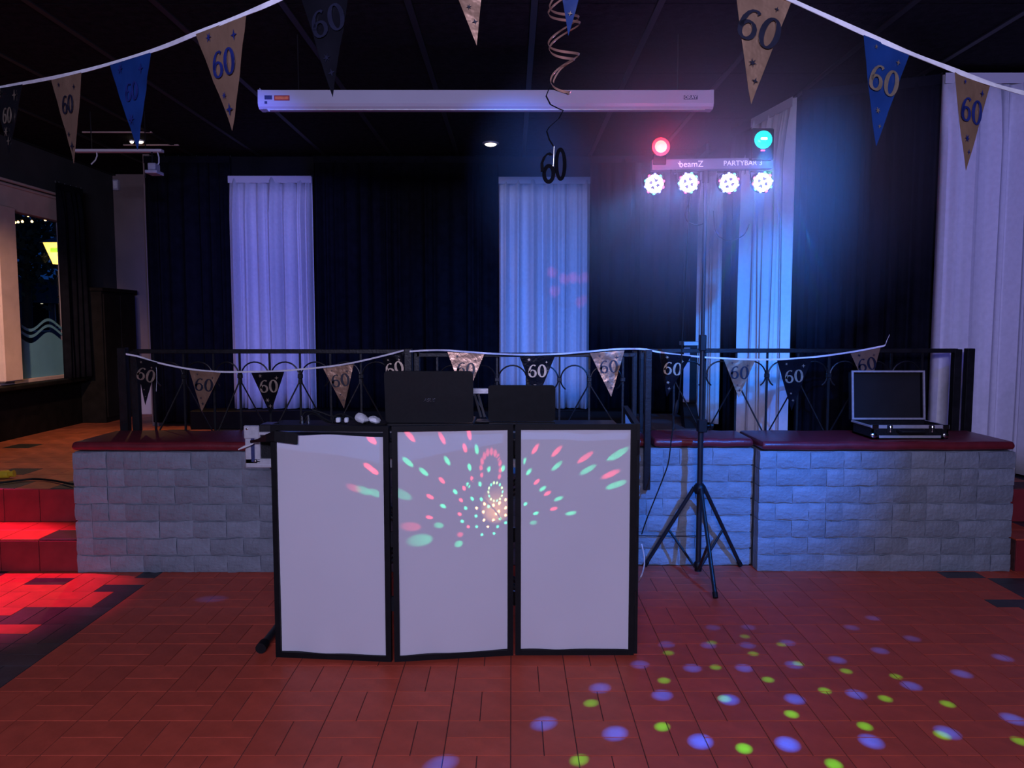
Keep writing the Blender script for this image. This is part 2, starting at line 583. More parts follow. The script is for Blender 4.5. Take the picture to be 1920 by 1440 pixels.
def brick_mesh(wd, seed):
    rnd = random.Random(seed); nx, nz = (4, 3) if wd > .15 else (3, 3)
    m = MB(); vs = []; h = RH
    for k in range(nz + 1):
        for i in range(nx + 1):
            e = (i in (0, nx)) + (k in (0, nz))
            y = rnd.uniform(-.008, .004) if e == 0 else (.005 if e == 1 else .010) + rnd.uniform(-.002, .002)
            ex = .001 if i == 0 else (-.001 if i == nx else 0); ez = .0035 if k == 0 else (-.0035 if k == nz else 0)
            vs.append((wd * i / nx + ex + rnd.uniform(-.002, .002), y, h * k / nz + ez + rnd.uniform(-.005, .005)))
    W = nx + 1
    fs = [(k * W + i, k * W + i + 1, (k + 1) * W + i + 1, (k + 1) * W + i) for k in range(nz) for i in range(nx)]
    bd = [i for i in range(W)] + [k * W + nx for k in range(1, nz + 1)] + [nz * W + i for i in range(nx - 1, -1, -1)] + [k * W for k in range(nz - 1, 0, -1)]
    nb = len(vs)
    vs += [(vs[i][0], .1, vs[i][2]) for i in bd]
    L = len(bd)
    fs += [(bd[(q + 1) % L], bd[q], nb + q, nb + (q + 1) % L) for q in range(L)]
    fs.append(tuple(nb + q for q in range(L)))
    return m.add(vs, fs).mesh('brick', 'paint_brick', True)


heads = [brick_mesh(.108, s) for s in range(6)]
strs = [brick_mesh(.215, 50 + s) for s in range(8)]


def brick_wall(name, xa, xb, yf, label):
    wl = struct(name, MB().box((xa + .012, yf + .014, 0), (xb - .012, yf + .26, BT)), 'mortar', label)
    rnd = random.Random(int(xa * 100) + 77)
    for r in range(7):
        x = xa
        while x < xb - .02:
            left = xb - x
            st = rnd.random() < (.25 if r in (5, 6) and xa < -2 else .72)
            if x == xa and r % 2: st = False
            wd = .215 if st else .108
            if left < wd + .07:
                wd0 = wd; wd = left
                me = strs[rnd.randrange(8)] if left > .16 else heads[rnd.randrange(6)]
                sc = left / (.215 if left > .16 else .108)
            else:
                me = rnd.choice(strs if st else heads); sc = 1
            b = piece('brick', me, (x, yf + rnd.uniform(-.004, .004), r * RH), wl)
            b.scale = (sc, 1, 1)
            x += wd
    return wl


brick_wall('wall_stage_left', -2.80, -.62, 4.84, 'white painted rough brick stage front beside the red steps')
brick_wall('wall_stage_middle', -.62, 1.586, 4.99, 'white painted brick stage front set back behind the light stand')
brick_wall('wall_stage_right', 1.586, 3.22, 4.86, 'white painted rough brick stage front under the open case')

# ---- walls, ceiling, window
struct('wall_back', MB().box((-4.05, 8.72, 0), (2.2, 8.95, CEIL + .1)), 'wall_dark', 'dark back wall behind the drapes')
struct('wall_recess', MB().box((-5.2, 9.8, 0), (-4.0, 10.0, CEIL + .1)).box((-5.06, 10.0, 0), (-4.9, 11.2, CEIL + .1)).box((-4.05, 8.6, 0), (-3.98, 9.85, CEIL + .1)), 'wall_beige', 'pale beige wall in the corner recess')
wr = [(2.15, 8.8), (2.2, 7.9), (2.32, 6.9), (2.45, 6.35), (3.25, 5.92), (5.1, 5.92)]
m = MB()
for a, b in zip(wr, wr[1:]):
    a, b = Vector((*a, 0)), Vector((*b, 0)); d = (b - a).normalized(); nn = Vector((0, 0, 1)).cross(d) * .12
    m.prism([a, b, b + nn, a + nn], (0, 0, CEIL + .1))
struct('wall_right_bay', m, 'wall_dark', 'dark folded wall behind the right hand curtains')
struct('wall_right', MB().box((5.0, -4, 0), (5.15, 6.0, CEIL + .1)), 'wall_dark')
struct('wall_front', MB().box((-5.2, -4.15, 0), (5.15, -4.0, CEIL + .1)), 'wall_grey')
# left wall with window opening y 5.2..8.74, z 1.02..2.72
wl = MB().box((-5.06, -4, 0), (-5.0, 5.2, CEIL + .1)).box((-5.06, 8.74, 0), (-5.0, 9.9, CEIL + .1))
wl.box((-5.06, 5.2, 2.98), (-5.0, 8.74, CEIL + .1)).box((-5.06, 5.2, 0), (-5.0, 8.74, 1.0))
struct('wall_left', wl, 'wall_grey', 'dark grey left wall around the window')
struct('trim_1', MB().box((-5.0, 5.36, .45), (-4.975, 8.84, .94)), 'wood_dark', 'dark wainscot under the window')
win = struct('window_1', MB().box((-5.08, 5.2, 2.72), (-4.97, 8.74, 2.98), .005), 'frame_paint', 'window with wave patterned frosted film')
fp = MB()
fp.box((-5.08, 5.2, .99), (-4.99, 8.74, 1.03), .004).box((-5.08, 5.2, 1.03), (-5.0, 5.3, 2.72), .004).box((-5.08, 8.68, 1.03), (-5.0, 8.74, 2.72), .004)
part('window_frame', fp, 'frame_paint', win)
part('mullion', MB().box((-5.08, 7.42, 1.03), (-4.9, 7.70, 2.74), .012), 'frame_paint', win)
part('pane', MB().box((-5.05, 7.70, 1.03), (-5.044, 8.68, 2.72)), 'pane', win)
part('pane', MB().box((-5.05, 5.3, 1.03), (-5.044, 7.42, 2.72)), 'pane', win)
part('sill', MB().box((-5.0, 5.1, .95), (-4.84, 8.9, .995), .008), 'wood_dark', win)
part('head_trim', MB().box((-4.97, 5.1, 2.985), (-4.93, 8.74, 3.01), .004).box((-4.97, 5.1, 2.945), (-4.94, 8.74, 2.965), .004), 'frame_paint', win)


def wave(y): return .055 * math.cos((y - 8.39) / .64 * 2 * math.pi)


for za, zb, nm in ((None, 0.0, 'frosted_film'), (.055, .085, 'film_stripe'), (.12, .15, 'film_stripe')):
    m = MB(); N = 28
    for ya, yb in ((7.70, 8.68), (6.7, 7.42)):
        for i in range(N):
            a = ya + (yb - ya) * i / N; b = ya + (yb - ya) * (i + 1) / N
            lo = (1.03, 1.03) if za is None else (1.45 + wave(a) + za, 1.45 + wave(b) + za)
            hi = (1.45 + wave(a) + zb, 1.45 + wave(b) + zb)
            m.prism([(-5.042, a, lo[0]), (-5.042, b, lo[1]), (-5.042, b, hi[1]), (-5.042, a, hi[0])], (.001, 0, 0))
    part(nm, m, 'film', win)

# ceiling with panels and strips
ce = struct('ceiling', MB().box((-5.2, -4, CEIL + .012), (5.2, 9.95, CEIL + .12)), 'wall_dark', 'dark panelled ceiling with narrow strips')
cxs = [.13 + .73 * k for k in range(-7, 7)]
pm = {}
for x in cxs:
    for j in range(-6, 5):
        y0 = 4.62 + 1.25 * j
        y1 = min(y0 + 1.25, 9.8)
        if y0 > 9.6 or y1 < -3.8: continue
        key = round(y1 - y0, 2)
        if key not in pm:
            pm[key] = MB().box((.022, .004, 0), (.73 - .022, key - .004, .012), .002).mesh('panel', 'ceiling_tile')
        piece('panel', pm[key], (x, y0, CEIL), ce)
    st = MB().box((x - .02, -3.9, CEIL - .008), (x + .02, 9.8, CEIL + .012))
    part('strip', st, 'ceiling_strip', ce)
# plinth along the back
struct('trim_2', MB().box((-3.5, 8.3, STAGE), (1.35, 8.72, .655), .01), 'wood_dark', 'dark low ledge along the back wall')
struct('trim_3', MB().box((1.36, 7.2, STAGE), (1.84, 8.5, .60), .01), 'wall_beige', 'pale low ledge in the back corner')
struct('baseboard_recess', MB().box((-4.98, 9.68, STAGE), (-4.4, 9.8, 1.0), .01), 'screen_white', 'white panel along the foot of the recess wall')


# ================================================================== CURTAINS
def curtain(name, path, z0, z1, folds, amp, mt, label, cat, group, tape=None, seed=0, lean=0.0):
    rnd = random.Random(seed)
    P = [Vector((*p, 0)) for p in path]
    L = [0]
    for a, b in zip(P, P[1:]): L.append(L[-1] + (b - a).length)
    def pos(s):
        for i in range(len(P) - 1):
            if s <= L[i + 1] + 1e-9:
                t = (s - L[i]) / (L[i + 1] - L[i]); d = (P[i + 1] - P[i]).normalized()
                return P[i].lerp(P[i + 1], t), Vector((d.y, -d.x, 0))
        return P[-1], Vector((0, -1, 0))
    cuts = [0]
    for i in range(folds): cuts.append(cuts[-1] + rnd.uniform(.6, 1.5))
    cuts = [c / cuts[-1] * L[-1] for c in cuts]
    am = [rnd.uniform(.6, 1.25) for _ in range(folds)]
    sgn = [rnd.uniform(-.35, .35) for _ in range(folds)]
    NC, NR = 10, 12
    cols = []
    for i in range(folds):
        for k in range(NC):
            t = k / NC
            cols.append((cuts[i] + (cuts[i + 1] - cuts[i]) * t, math.sin(math.pi * t) ** 1.2 * am[i] + .18 * math.sin(4 * math.pi * t + i), i, t))
    cols.append((L[-1], 0, folds - 1, 1))
    vs = []; n = len(cols)
    for r in range(NR + 1):
        f = r / NR
        for (s, a, i, t) in cols:
            p, nn = pos(s)
            k = amp * (1.0 - .75 * max(0, f - .86) / .14) * (1 + .35 * (1 - f) * math.sin(i * 2.1 + f * 2))
            q = p + nn * (a * k) + Vector((0, 0, z0 + (z1 - z0) * f))
            d = (P[-1] - P[0]).normalized()
            q += d * (sgn[i] * .03 * (1 - f) * math.sin(math.pi * min(1, s / L[-1])))
            vs.append(q)
    fs = [(r * n + c, r * n + c + 1, (r + 1) * n + c + 1, (r + 1) * n + c) for r in range(NR) for c in range(n - 1)]
    mid = (P[0] + P[-1]) / 2
    t = thing(name, label, cat, (mid.x, mid.y, z0), group)
    o = part('drape', MB().add(vs, fs), mt, t, True)
    so = o.modifiers.new('thickness', 'SOLIDIFY'); so.thickness = .003; so.offset = 1
    hm = MB()
    for i in range(folds):
        a, na = pos(cuts[i]); b, nb = pos(cuts[i + 1])
        off = na * (amp * .3 + .006)
        hm.prism([a + off + Vector((0, 0, z1 - .07)), b + off + Vector((0, 0, z1 - .07)),
                  b + off + Vector((0, 0, z1 + .004)), a + off + Vector((0, 0, z1 + .004))], na * .003)
    part('heading_tape', hm, tape or mt, t)
    for i in range(folds + 1):
        a, na = pos(cuts[i]); a = a + Vector((0, 0, z1))
        part('hook', MB().tube([a, a + Vector((0, 0, .02))], .003, 5), 'steel_black', t)
    return t


GW = 'white curtains around the stage'
GD = 'black drapes around the stage'
curtain('white_curtain', [(-3.08, 8.52), (-2.175, 8.52)], .665, 3.19, 7, .10, 'curtain', 'lavender lit white curtain by the corner recess on the dark back wall', 'curtain', GW, 'curtain_tape', 3)
curtain('white_curtain', [(-.145, 8.52), (.85, 8.52)], .665, 3.18, 7, .10, 'curtain', 'blue lit white curtain on the back wall behind the small laptop', 'curtain', GW, 'curtain_tape', 11)
curtain('white_curtain', [(1.90, 7.83), (2.02, 7.47)], .62, 3.1, 4, .05, 'curtain', 'narrow white curtain behind the light stand pole', 'curtain', GW, 'curtain_tape', 5)
curtain('white_curtain', [(2.13, 6.9), (2.25, 6.23)], .47, 3.38, 6, .10, 'curtain', 'white curtain with bright blue stripes beside the light bar', 'curtain', GW, 'curtain_tape', 8)
curtain('white_curtain', [(3.13, 5.75), (4.5, 5.75)], .47, 3.40, 8, .11, 'curtain', 'wide white curtain lit lavender behind the railing end post', 'curtain', GW, 'curtain_tape', 21)
curtain('black_drape', [(-4.03, 8.6), (-3.09, 8.6)], .5, 3.42, 7, .06, 'drape', 'black drape between the corner recess and the lavender curtain', 'curtain', GD, None, 31)
curtain('black_drape', [(-2.17, 8.6), (-1.1, 8.6), (-.15, 8.6)], .66, 3.42, 15, .06, 'drape', 'wide black drape between two white curtains on the back wall', 'curtain', GD, None, 32)
curtain('black_drape', [(.86, 8.6), (2.0, 8.55), (1.99, 7.95)], .62, 3.42, 12, .06, 'drape', 'dark drape glowing blue behind the light bar', 'curtain', GD, None, 33)
curtain('black_drape', [(2.09, 7.42), (2.19, 6.98)], .47, 3.42, 6, .05, 'drape', 'dark drape between the narrow curtain and the blue striped one', 'curtain', GD, None, 34)
curtain('black_drape', [(2.29, 6.22), (3.16, 5.82)], .47, 3.42, 9, .05, 'drape', 'dark blue lit drape beside the wide white curtain', 'curtain', GD, None, 35)
curtain('black_drape', [(-4.88, 8.36), (-4.84, 8.78)], 1.0, 3.1, 5, .05, 'drape', 'black curtain hanging at the window edge', 'curtain', None, None, 36)


# ================================================================== BENCH CUSHIONS
def cushion(xa, xb, ya, yb, label):
    prof = []
    z0, z1, r = BT + .008, BT + .066, .028
    for k in range(7):
        a = math.pi * (-.5 + k / 6.0)
        prof.append((ya + r - r * math.cos(a), (z0 + z1) / 2 + (z1 - z0) / 2 * math.sin(a)))
    prof += [(yb - .01, z1), (yb, z1 - .02), (yb, z0)]
    n = len(prof); NX = 24; vs = []; fs = []
    for i in range(NX + 1):
        f = i / NX; x = xa + (xb - xa) * f
        e = min(i, NX - i); k = (.0, .7, .93)[e] if e < 3 else 1
        xx = x if e >= 3 else (xa + (.0, .006, .02)[e] if i < 3 else xb - (.0, .006, .02)[e])
        for (y, z) in prof:
            zz = (z0 + z1) / 2 + (z - (z0 + z1) / 2) * (.55 + .45 * k)
            yy = (ya + yb) / 2 + (y - (ya + yb) / 2) * (.97 + .03 * k)
            vs.append((xx, yy, zz + .002 * math.sin(f * 23 + y * 9) * k))
    for i in range(NX):
        for k in range(n):
            a = i * n + k; b = i * n + (k + 1) % n
            fs.append((a, a + n, b + n, b))
    fs += [tuple(range(n)), tuple(NX * n + k for k in range(n - 1, -1, -1))]
    t = thing('bench_cushion', label, 'cushion', ((xa + xb) / 2, (ya + yb) / 2, z0), 'maroon bench cushions on the stage front')
    part('pad', MB().add(vs, fs), 'vinyl', t, True)
    part('piping', MB().tube([(xa + .02, ya + .012, z1 - .008), (xb - .02, ya + .012, z1 - .008)], .004, 6), 'vinyl', t, True)


cushion(-2.79, -.63, 4.82, 5.365, 'maroon bench cushion on the brick beside the red steps')
cushion(-.61, .90, 4.98, 5.365, 'maroon bench cushion hidden behind the booth and laptops')
cushion(.93, 1.575, 4.97, 5.365, 'short bench cushion lit blue behind the light stand')
cushion(1.595, 3.2, 4.84, 5.365, 'maroon bench cushion carrying the open case')


# ================================================================== IRON RAILINGS
def railing(label, xa, xb, y, zt, zb, bars, posts, extra=None):
    """bars: list of (x, 'S'|'C'); arches join neighbours"""
    t = thing('iron_railing', label, 'railing', ((xa + xb) / 2, y, zb), 'black wrought iron stage railings')
    part('top_rail', MB().box((xa, y - .02, zt - .03), (xb, y + .02, zt), .003), 'iron', t)
    part('bottom_rail', MB().box((xa, y - .012, zb), (xb, y + .012, zb + .02)), 'iron', t)
    for (px, pz0, pz1, hw, yy) in posts:
        part('post', MB().box((px - hw, yy - hw, pz0), (px + hw, yy + hw, pz1), .003), 'iron', t)
    for (x, k) in bars:
        part('baluster', MB().box((x - .0065, y - .0065, zb + .018), (x + .0065, y + .0065, zt - .028)), 'iron', t)
        part('collar', MB().box((x - .016, y - .013, zt - .205), (x + .016, y + .013, zt - .175), .003), 'iron', t)
    for (xA, kA), (xB, kB) in zip(bars, bars[1:]):
        if kA == 'S': xC, xS = xB, xA
        else: xC, xS = xA, xB
        sg = 1 if xS > xC else -1
        w = abs(xS - xC); zc = zt - .19
        pts = []
        # curl end below the collar of C, arch, collar of S, straight tail to the foot of C
        c = Vector(((xC + xS) / 2, y, zc)); rx = w / 2 - .008; rz = .10
        for k in range(0, 17):
            a = math.pi * (1.28 - 1.28 * k / 16.0)
            kk = 1.0 if k > 4 else .9
            pts.append((c.x + sg * rx * math.cos(a), y, zc + rz * math.sin(a) * kk))
        pts.append((xS - sg * .012, y, zc - .05))
        pts.append((xC + sg * .012, y, zb + .02))
        part('scroll', MB().tube(pts, .0055, 6), 'iron', t, True)
    if extra: extra(t)
    return t


def xs_at(pxs, d): return [at(p, 700, d).x for p in pxs]


kl = 'CSCSCSCSC'
bl = list(zip(xs_at([289, 345, 401, 450, 506, 563, 620, 677, 734], 5.40), kl))
pL = [(at(232, 700, 5.40).x, STAGE, 1.43, .028, 5.40), (at(254, 700, 5.40).x, STAGE, 1.41, .024, 5.40), (at(766, 700, 5.40).x, STAGE, 1.425, .026, 5.40)]
railing('black iron railing with scrolls from the window side to the laptops', at(254, 700, 5.4).x, at(764, 700, 5.4).x, 5.40, 1.42, .80, bl, pL)
bm_ = list(zip(xs_at([820, 877, 932, 990, 1049, 1105, 1168], 5.42), 'CSCSCSC'))
pM = [(at(782, 700, 5.42).x, STAGE, 1.40, .02, 5.42), (at(1190, 700, 5.42).x, STAGE, 1.41, .016, 5.42)]
railing('black iron railing with scrolls in front of the blue lit curtain', at(782, 700, 5.42).x, at(1190, 700, 5.42).x, 5.42, 1.395, .80, bm_, pM)
br_ = list(zip(xs_at([1264, 1322, 1380, 1438, 1496, 1554, 1612, 1670, 1728], 5.40), 'SCSCSCSCS'))
pR = [(at(1215, 700, 4.96).x, .52, 1.43, .021, 4.955), (at(1203, 700, 5.40).x, STAGE, 1.425, .014, 5.40), (at(1792, 700, 5.40).x, STAGE, 1.42, .026, 5.40),
      (at(1808, 700, 5.42).x + .03, STAGE, 1.425, .026, 5.42)]
railing('black iron railing with scrolls behind the light stand and open case', at(1203, 700, 5.4).x, at(1792, 700, 5.4).x, 5.40, 1.425, .80, br_, pR)


# ================================================================== BUNTING
def six_zero(org, u, v, n, size, mt, parent):
    """two numerals drawn as calligraphic strokes in the plane (u, v) at org"""
    u, v, n = Vector(u).normalized(), Vector(v).normalized(), Vector(n).normalized()
    def stroke(name, pts, wid):
        m = MB(); N = len(pts); vs = []
        for i, (a, b) in enumerate(pts):
            a0, b0 = pts[max(i - 1, 0)]; a1, b1 = pts[min(i + 1, N - 1)]
            tx, ty = a1 - a0, b1 - b0; l = math.hypot(tx, ty) or 1
            nx, ny = -ty / l, tx / l; h = wid[i] / 2
            for sgn in (-1, 1):
                q = Vector(org) + u * size * (a + nx * h * sgn) + v * size * (b + ny * h * sgn)
                vs += [q, q + n * .0012]
        fs = []
        for i in range(N - 1):
            a = 4 * i
            fs += [(a + 1, a + 5, a + 7, a + 3), (a, a + 2, a + 6, a + 4), (a, a + 4, a + 5, a + 1), (a + 2, a + 3, a + 7, a + 6)]
        part(name, m.add(vs, fs), mt, parent)
    K = 22
    z = [(.30 + .20 * math.cos(t), .36 * math.sin(t)) for t in [2 * math.pi * k / K for k in range(K + 1)]]
    zw = [.045 + .10 * abs(math.cos(2 * math.pi * k / K)) for k in range(K + 1)]
    stroke('numeral', z, zw)
    s = []
    for k in range(9):
        t = R(60 + 120 * k / 8); s.append((-.26 + .22 * math.cos(t), .36 * math.sin(t) * 1.0 + .0))
    s = [(-.10, .30), (-.15, .345), (-.22, .355), (-.30, .33), (-.38, .25), (-.44, .12), (-.465, -.04)]
    for k in range(0, 15):
        t = math.pi + 2 * math.pi * k / 14 * .98
        s.append((-.275 + .19 * math.cos(t), -.15 + .21 * math.sin(t)))
    wd = [.10, .07, .05, .06, .09, .12, .13] + [.05 + .08 * abs(math.cos(math.pi + 2 * math.pi * k / 14)) for k in range(15)]
    stroke('numeral', s, wd)


def star(org, u, v, n, r, mt, parent, points=4):
    u, v, n = Vector(u).normalized(), Vector(v).normalized(), Vector(n).normalized()
    poly = []
    for k in range(2 * points):
        a = math.pi * k / points; rr = r if k % 2 == 0 else r * .3
        poly.append(Vector(org) + u * rr * math.cos(a) + v * rr * math.sin(a))
    part('star', MB().prism(poly, n * .001), mt, parent)


def pennant(gl, A, B, T, foil, ink, seed, text=True, tsize=None, toff=.36, stars=4, flop=.0025):
    """triangle A (left top) B (right top) T (tip) hanging off the string"""
    rnd = random.Random(seed); A, B, T = Vector(A), Vector(B), Vector(T)
    N = 8; vs = []; fs = []
    u = (B - A).normalized(); v0 = ((A + B) / 2 - T).normalized(); n = u.cross(v0).normalized()
    if n.y > 0: n = -n
    v = (v0 - u * v0.dot(u)).normalized()
    ph = rnd.uniform(0, 6)
    rows = []
    for r in range(N + 1):
        f = r / N; l = A.lerp(T, f); q = B.lerp(T, f); cnt = N - r
        row = []
        for c in range(cnt + 1):
            p = l.lerp(q, c / cnt if cnt else 0)
            k = (flop * math.sin(ph + 5 * f + 3 * c / N) * f + rnd.uniform(-.0015, .0015)) if r else 0
            row.append(len(vs)); vs.append(p + n * k)
        rows.append(row)
    for r in range(N):
        a, b = rows[r], rows[r + 1]
        for c in range(len(b)):
            fs.append((a[c], b[c], a[c + 1]))
            if c + 1 < len(b): fs.append((a[c + 1], b[c], b[c + 1]))
    nv = len(vs); back = [q - n * .0008 for q in vs]
    edge = rows[0] + [r[-1] for r in rows[1:]] + [r[0] for r in rows[-2:0:-1]]
    fs2 = [tuple(reversed([i + nv for i in f])) for f in fs]
    fs3 = [(edge[i], edge[(i + 1) % len(edge)], edge[(i + 1) % len(edge)] + nv, edge[i] + nv) for i in range(len(edge))]
    o = part('pennant', MB().add(vs + back, fs + fs2 + fs3), foil, gl, True)
    W = (B - A).length; Hh = ((A + B) / 2 - T).length
    off = n * .0035
    mid = (A + B) / 2
    if text:
        six_zero(mid.lerp(T, toff) + off, u, v, n, tsize or W * .52, ink, o)
    for k in range(stars):
        f = (.08, .14, .66, .80, .2)[k % 5]; c = (.25, .8, .35, .6, .1)[k % 5]
        p = A.lerp(T, f).lerp(B.lerp(T, f), c)
        star(p + off, u, v, n, W * rnd.uniform(.035, .07), ink, o, 4 if k % 2 else 6)
    return o


def string_part(gl, pts, hw, name='string', mt='ribbon'):
    P = [Vector(p) for p in pts]; out = []
    for i in range(len(P) - 1):
        p0, p1, p2, p3 = P[max(i - 1, 0)], P[i], P[i + 1], P[min(i + 2, len(P) - 1)]
        for k in range(6):
            t = k / 6
            out.append(.5 * ((2 * p1) + (p2 - p0) * t + (2 * p0 - 5 * p1 + 4 * p2 - p3) * t * t + (3 * p1 - p0 - 3 * p2 + p3) * t ** 3))
    out.append(P[-1])
    dirs = [Vector((0, .35 * math.sin(i * .5), 1)) for i in range(len(out))]
    return part(name, MB().ribbon(out, dirs, hw, .0008), mt, gl)


# near bunting, hung from the ceiling in front of the booth
gn = thing('bunting', 'long gold, blue and black sixty bunting hanging from the ceiling over the hall', 'bunting', (0, 2.1, 2.2))
nearpts = [(-120, 186, 3.7), (0, 164, 3.45), (140, 137, 2.9), (280, 97, 2.5), (370, 62, 2.25), (462, 25, 2.1), (520, 0, 2.02), (640, -55, 1.95),
           (790, -110, 1.95), (960, -150, 2.0), (1130, -135, 1.95), (1300, -85, 1.92), (1380, -48, 1.9), (1485, 1, 1.92), (1620, 62, 2.0), (1705, 99, 2.05),
           (1790, 132, 2.12), (1860, 158, 2.2), (1930, 177, 2.3), (2060, 205, 2.5)]
string_part(gn, [at(*p) for p in nearpts], .0062)


def penn(gl, a, b, t, d, *args, **k):
    da, db, dt = d if isinstance(d, tuple) else (d, d, d)
    return pennant(gl, at(*a, da), at(*b, db), at(*t, dt), *args, **k)


penn(gn, (367, 64), (461, 28), (435, 245), (2.24, 2.10, 2.17), 'gold_foil', 'print_blue', 1, tsize=.092)
penn(gn, (206, 122), (283, 98), (257, 281), (2.66, 2.49, 2.57), 'blue_foil', 'print_blue', 2, tsize=.075, stars=3)
penn(gn, (96, 150), (152, 136), (139, 307), (3.0, 2.84, 2.92), 'gold_foil', 'print_black', 3, tsize=.085, toff=.32)
penn(gn, (-14, 168), (42, 158), (17, 290), (3.45, 3.25, 3.35), 'black_foil', 'print_gold', 4, tsize=.085, toff=.42)
penn(gn, (560, -18), (662, -64), (624, 182), (1.98, 1.93, 1.95), 'black_foil', 'print_black', 5, tsize=.085)
penn(gn, (812, -118), (915, -140), (894, 85), (1.95, 1.98, 1.96), 'gold_foil', 'print_black', 6, tsize=.085, stars=5)
penn(gn, (1030, -148), (1122, -137), (1066, 68), (1.99, 1.95, 1.97), 'blue_foil', 'print_gold', 7, tsize=.085)
penn(gn, (1374, -52), (1485, 0), (1408, 196), (1.9, 1.92, 1.9), 'gold_foil', 'print_black', 8, tsize=.098)
penn(gn, (1619, 62), (1706, 100), (1641, 275), (2.0, 2.05, 2.02), 'blue_foil', 'print_gold', 9, tsize=.085)
penn(gn, (1790, 132), (1857, 158), (1810, 320), (2.12, 2.2, 2.15), 'gold_foil', 'print_blue', 10, tsize=.085)

# garlands on the railings
RD = 5.335
GG = 'pennant garlands on the railings'


def garland(label, spts, plist, loc, d=RD, tails=()):
    t = thing('pennant_garland', label, 'garland', loc, GG)
    string_part(t, [at(p[0], p[1], d) for p in spts], .006)
    for tl in tails: string_part(t, [at(p[0], p[1], d) for p in tl], .004, 'ribbon_end')
    for i, (a, b, tp, k) in enumerate(plist):
        penn(t, a, b, tp, d - .008, 'gold_foil' if k else 'black_foil', 'print_black' if k else 'print_gold', 40 + i + int(loc[0] * 10), tsize=.115, toff=.33, flop=.0025)
    return t


garland('garland of gold and black sixty pennants tied to the railing by the window', [(236, 664), (262, 669), (300, 681), (356, 692), (412, 697), (470, 697), (532, 695), (610, 688), (662, 680), (715, 668), (757, 657)],
        [((254, 669), (295, 680), (272, 760), 0), ((355, 694), (414, 699), (378, 772), 1), ((471, 699), (533, 697), (507, 777), 0), ((606, 691), (663, 683), (645, 766), 1), ((716, 672), (757, 662), (745, 740), 0)],
        (-1.8, RD, 1.0), tails=[[(283, 676), (292, 686), (294, 705), (293, 733)]])
garland('garland of gold and black sixty pennants behind the two laptops', [(768, 659), (800, 657), (838, 657), (907, 662), (975, 665), (1040, 664), (1105, 659), (1150, 655), (1188, 654), (1212, 655)],
        [((839, 660), (908, 664), (872, 752), 1), ((974, 668), (1041, 667), (1006, 752), 0), ((1106, 662), (1171, 657), (1146, 744), 1)], (0, RD, 1.0))
garland('garland of gold and black sixty pennants between light stand and open case', [(1212, 655), (1240, 661), (1300, 668), (1358, 672), (1440, 674), (1520, 670), (1596, 660), (1650, 650), (1660, 647)],
        [((1236, 662), (1296, 668), (1250, 744), 0), ((1357, 674), (1416, 676), (1385, 746), 1), ((1457, 676), (1523, 671), (1484, 770), 0), ((1595, 663), (1651, 652), (1628, 735), 1)], (1.8, RD, 1.0),
        tails=[[(1660, 647), (1664, 636), (1668, 628)]])

# ================================================================== HANGING SWIRL
t = thing('hanging_swirl', 'copper spiral streamer hanging from the ceiling with a small cut-out sixty', 'decoration', (.13, 2.4, 2.05))
for ph_, y_a, y_b in ((0.0, -30, 188), (2.2, -60, 150)):
    sw = []; dirs = []
    for k in range(0, 110):
        f = k / 109; a = ph_ + f * 2 * math.pi * 3.1
        r = .026 + .022 * math.sin(math.pi * min(1, f * 1.05)) ** .8
        c = at(1052 + 6 * math.sin(3 * f), y_a + (y_b - y_a) * f, 2.4)
        sw.append(c + Vector((r * math.cos(a), r * math.sin(a) * .9, .024 * math.sin(a + .5))))
        dirs.append(Vector((.5 * math.cos(a), .5 * math.sin(a), 1)))
    part('spiral', MB().ribbon(sw, dirs, .0036, .0006), 'copper', t, True)
    part('thread', MB().tube([sw[0], Vector((sw[0].x, sw[0].y, CEIL))], .0008, 5), 'ribbon', t)
    if ph_ == 0.0: end_ = sw[-1]
pts = [end_] + [at(*p, 2.4) for p in ((1030, 165), (1024, 180), (1032, 196), (1048, 204), (1056, 207), (1048, 222), (1030, 238), (1025, 246), (1030, 262), (1039, 276))]
part('tail', MB().ribbon(pts, Vector((1, .3, .5)), .0022, .0006), 'black_foil', t)
part('wire', MB().tube([at(1039, 274, 2.4), at(1038, 300, 2.4), at(1037, 318, 2.4)], .001, 5), 'chrome', t)


def ring(c, rx, rz, wd, name, yaw):
    u = Vector((math.cos(yaw), math.sin(yaw), 0)); c = Vector(c); vs = []; fs = []; N = 26
    nn = Vector((-math.sin(yaw), math.cos(yaw), 0)) * .0015
    for k in range(N):
        a = 2 * math.pi * k / N
        for s in (1, 1 - wd / rz):
            p = c + u * rx * math.cos(a) * (s if s == 1 else 1 - wd / rx) + Vector((0, 0, rz * math.sin(a) * s))
            vs += [p - nn, p + nn]
    for k in range(N):
        a = 4 * k; b = 4 * ((k + 1) % N)
        fs += [(a, b, b + 2, a + 2), (a + 1, a + 3, b + 3, b + 1), (a, a + 1, b + 1, b), (a + 2, b + 2, b + 3, a + 3)]
    return MB().add(vs, fs)


m = ring(at(1051, 308, 2.4), .021, .050, .012, 'n', .5)
part('numeral', m, 'black_foil', t)
m = ring(at(1029, 326, 2.4), .021, .030, .012, 'n', -.4)
m.ribbon([at(1017, 322, 2.4), at(1016, 306, 2.4), at(1021, 294, 2.4), at(1029, 287, 2.4), at(1034, 291, 2.4)], Vector((1, .2, .3)), .005, .0015)
part('numeral', m, 'black_foil', t)

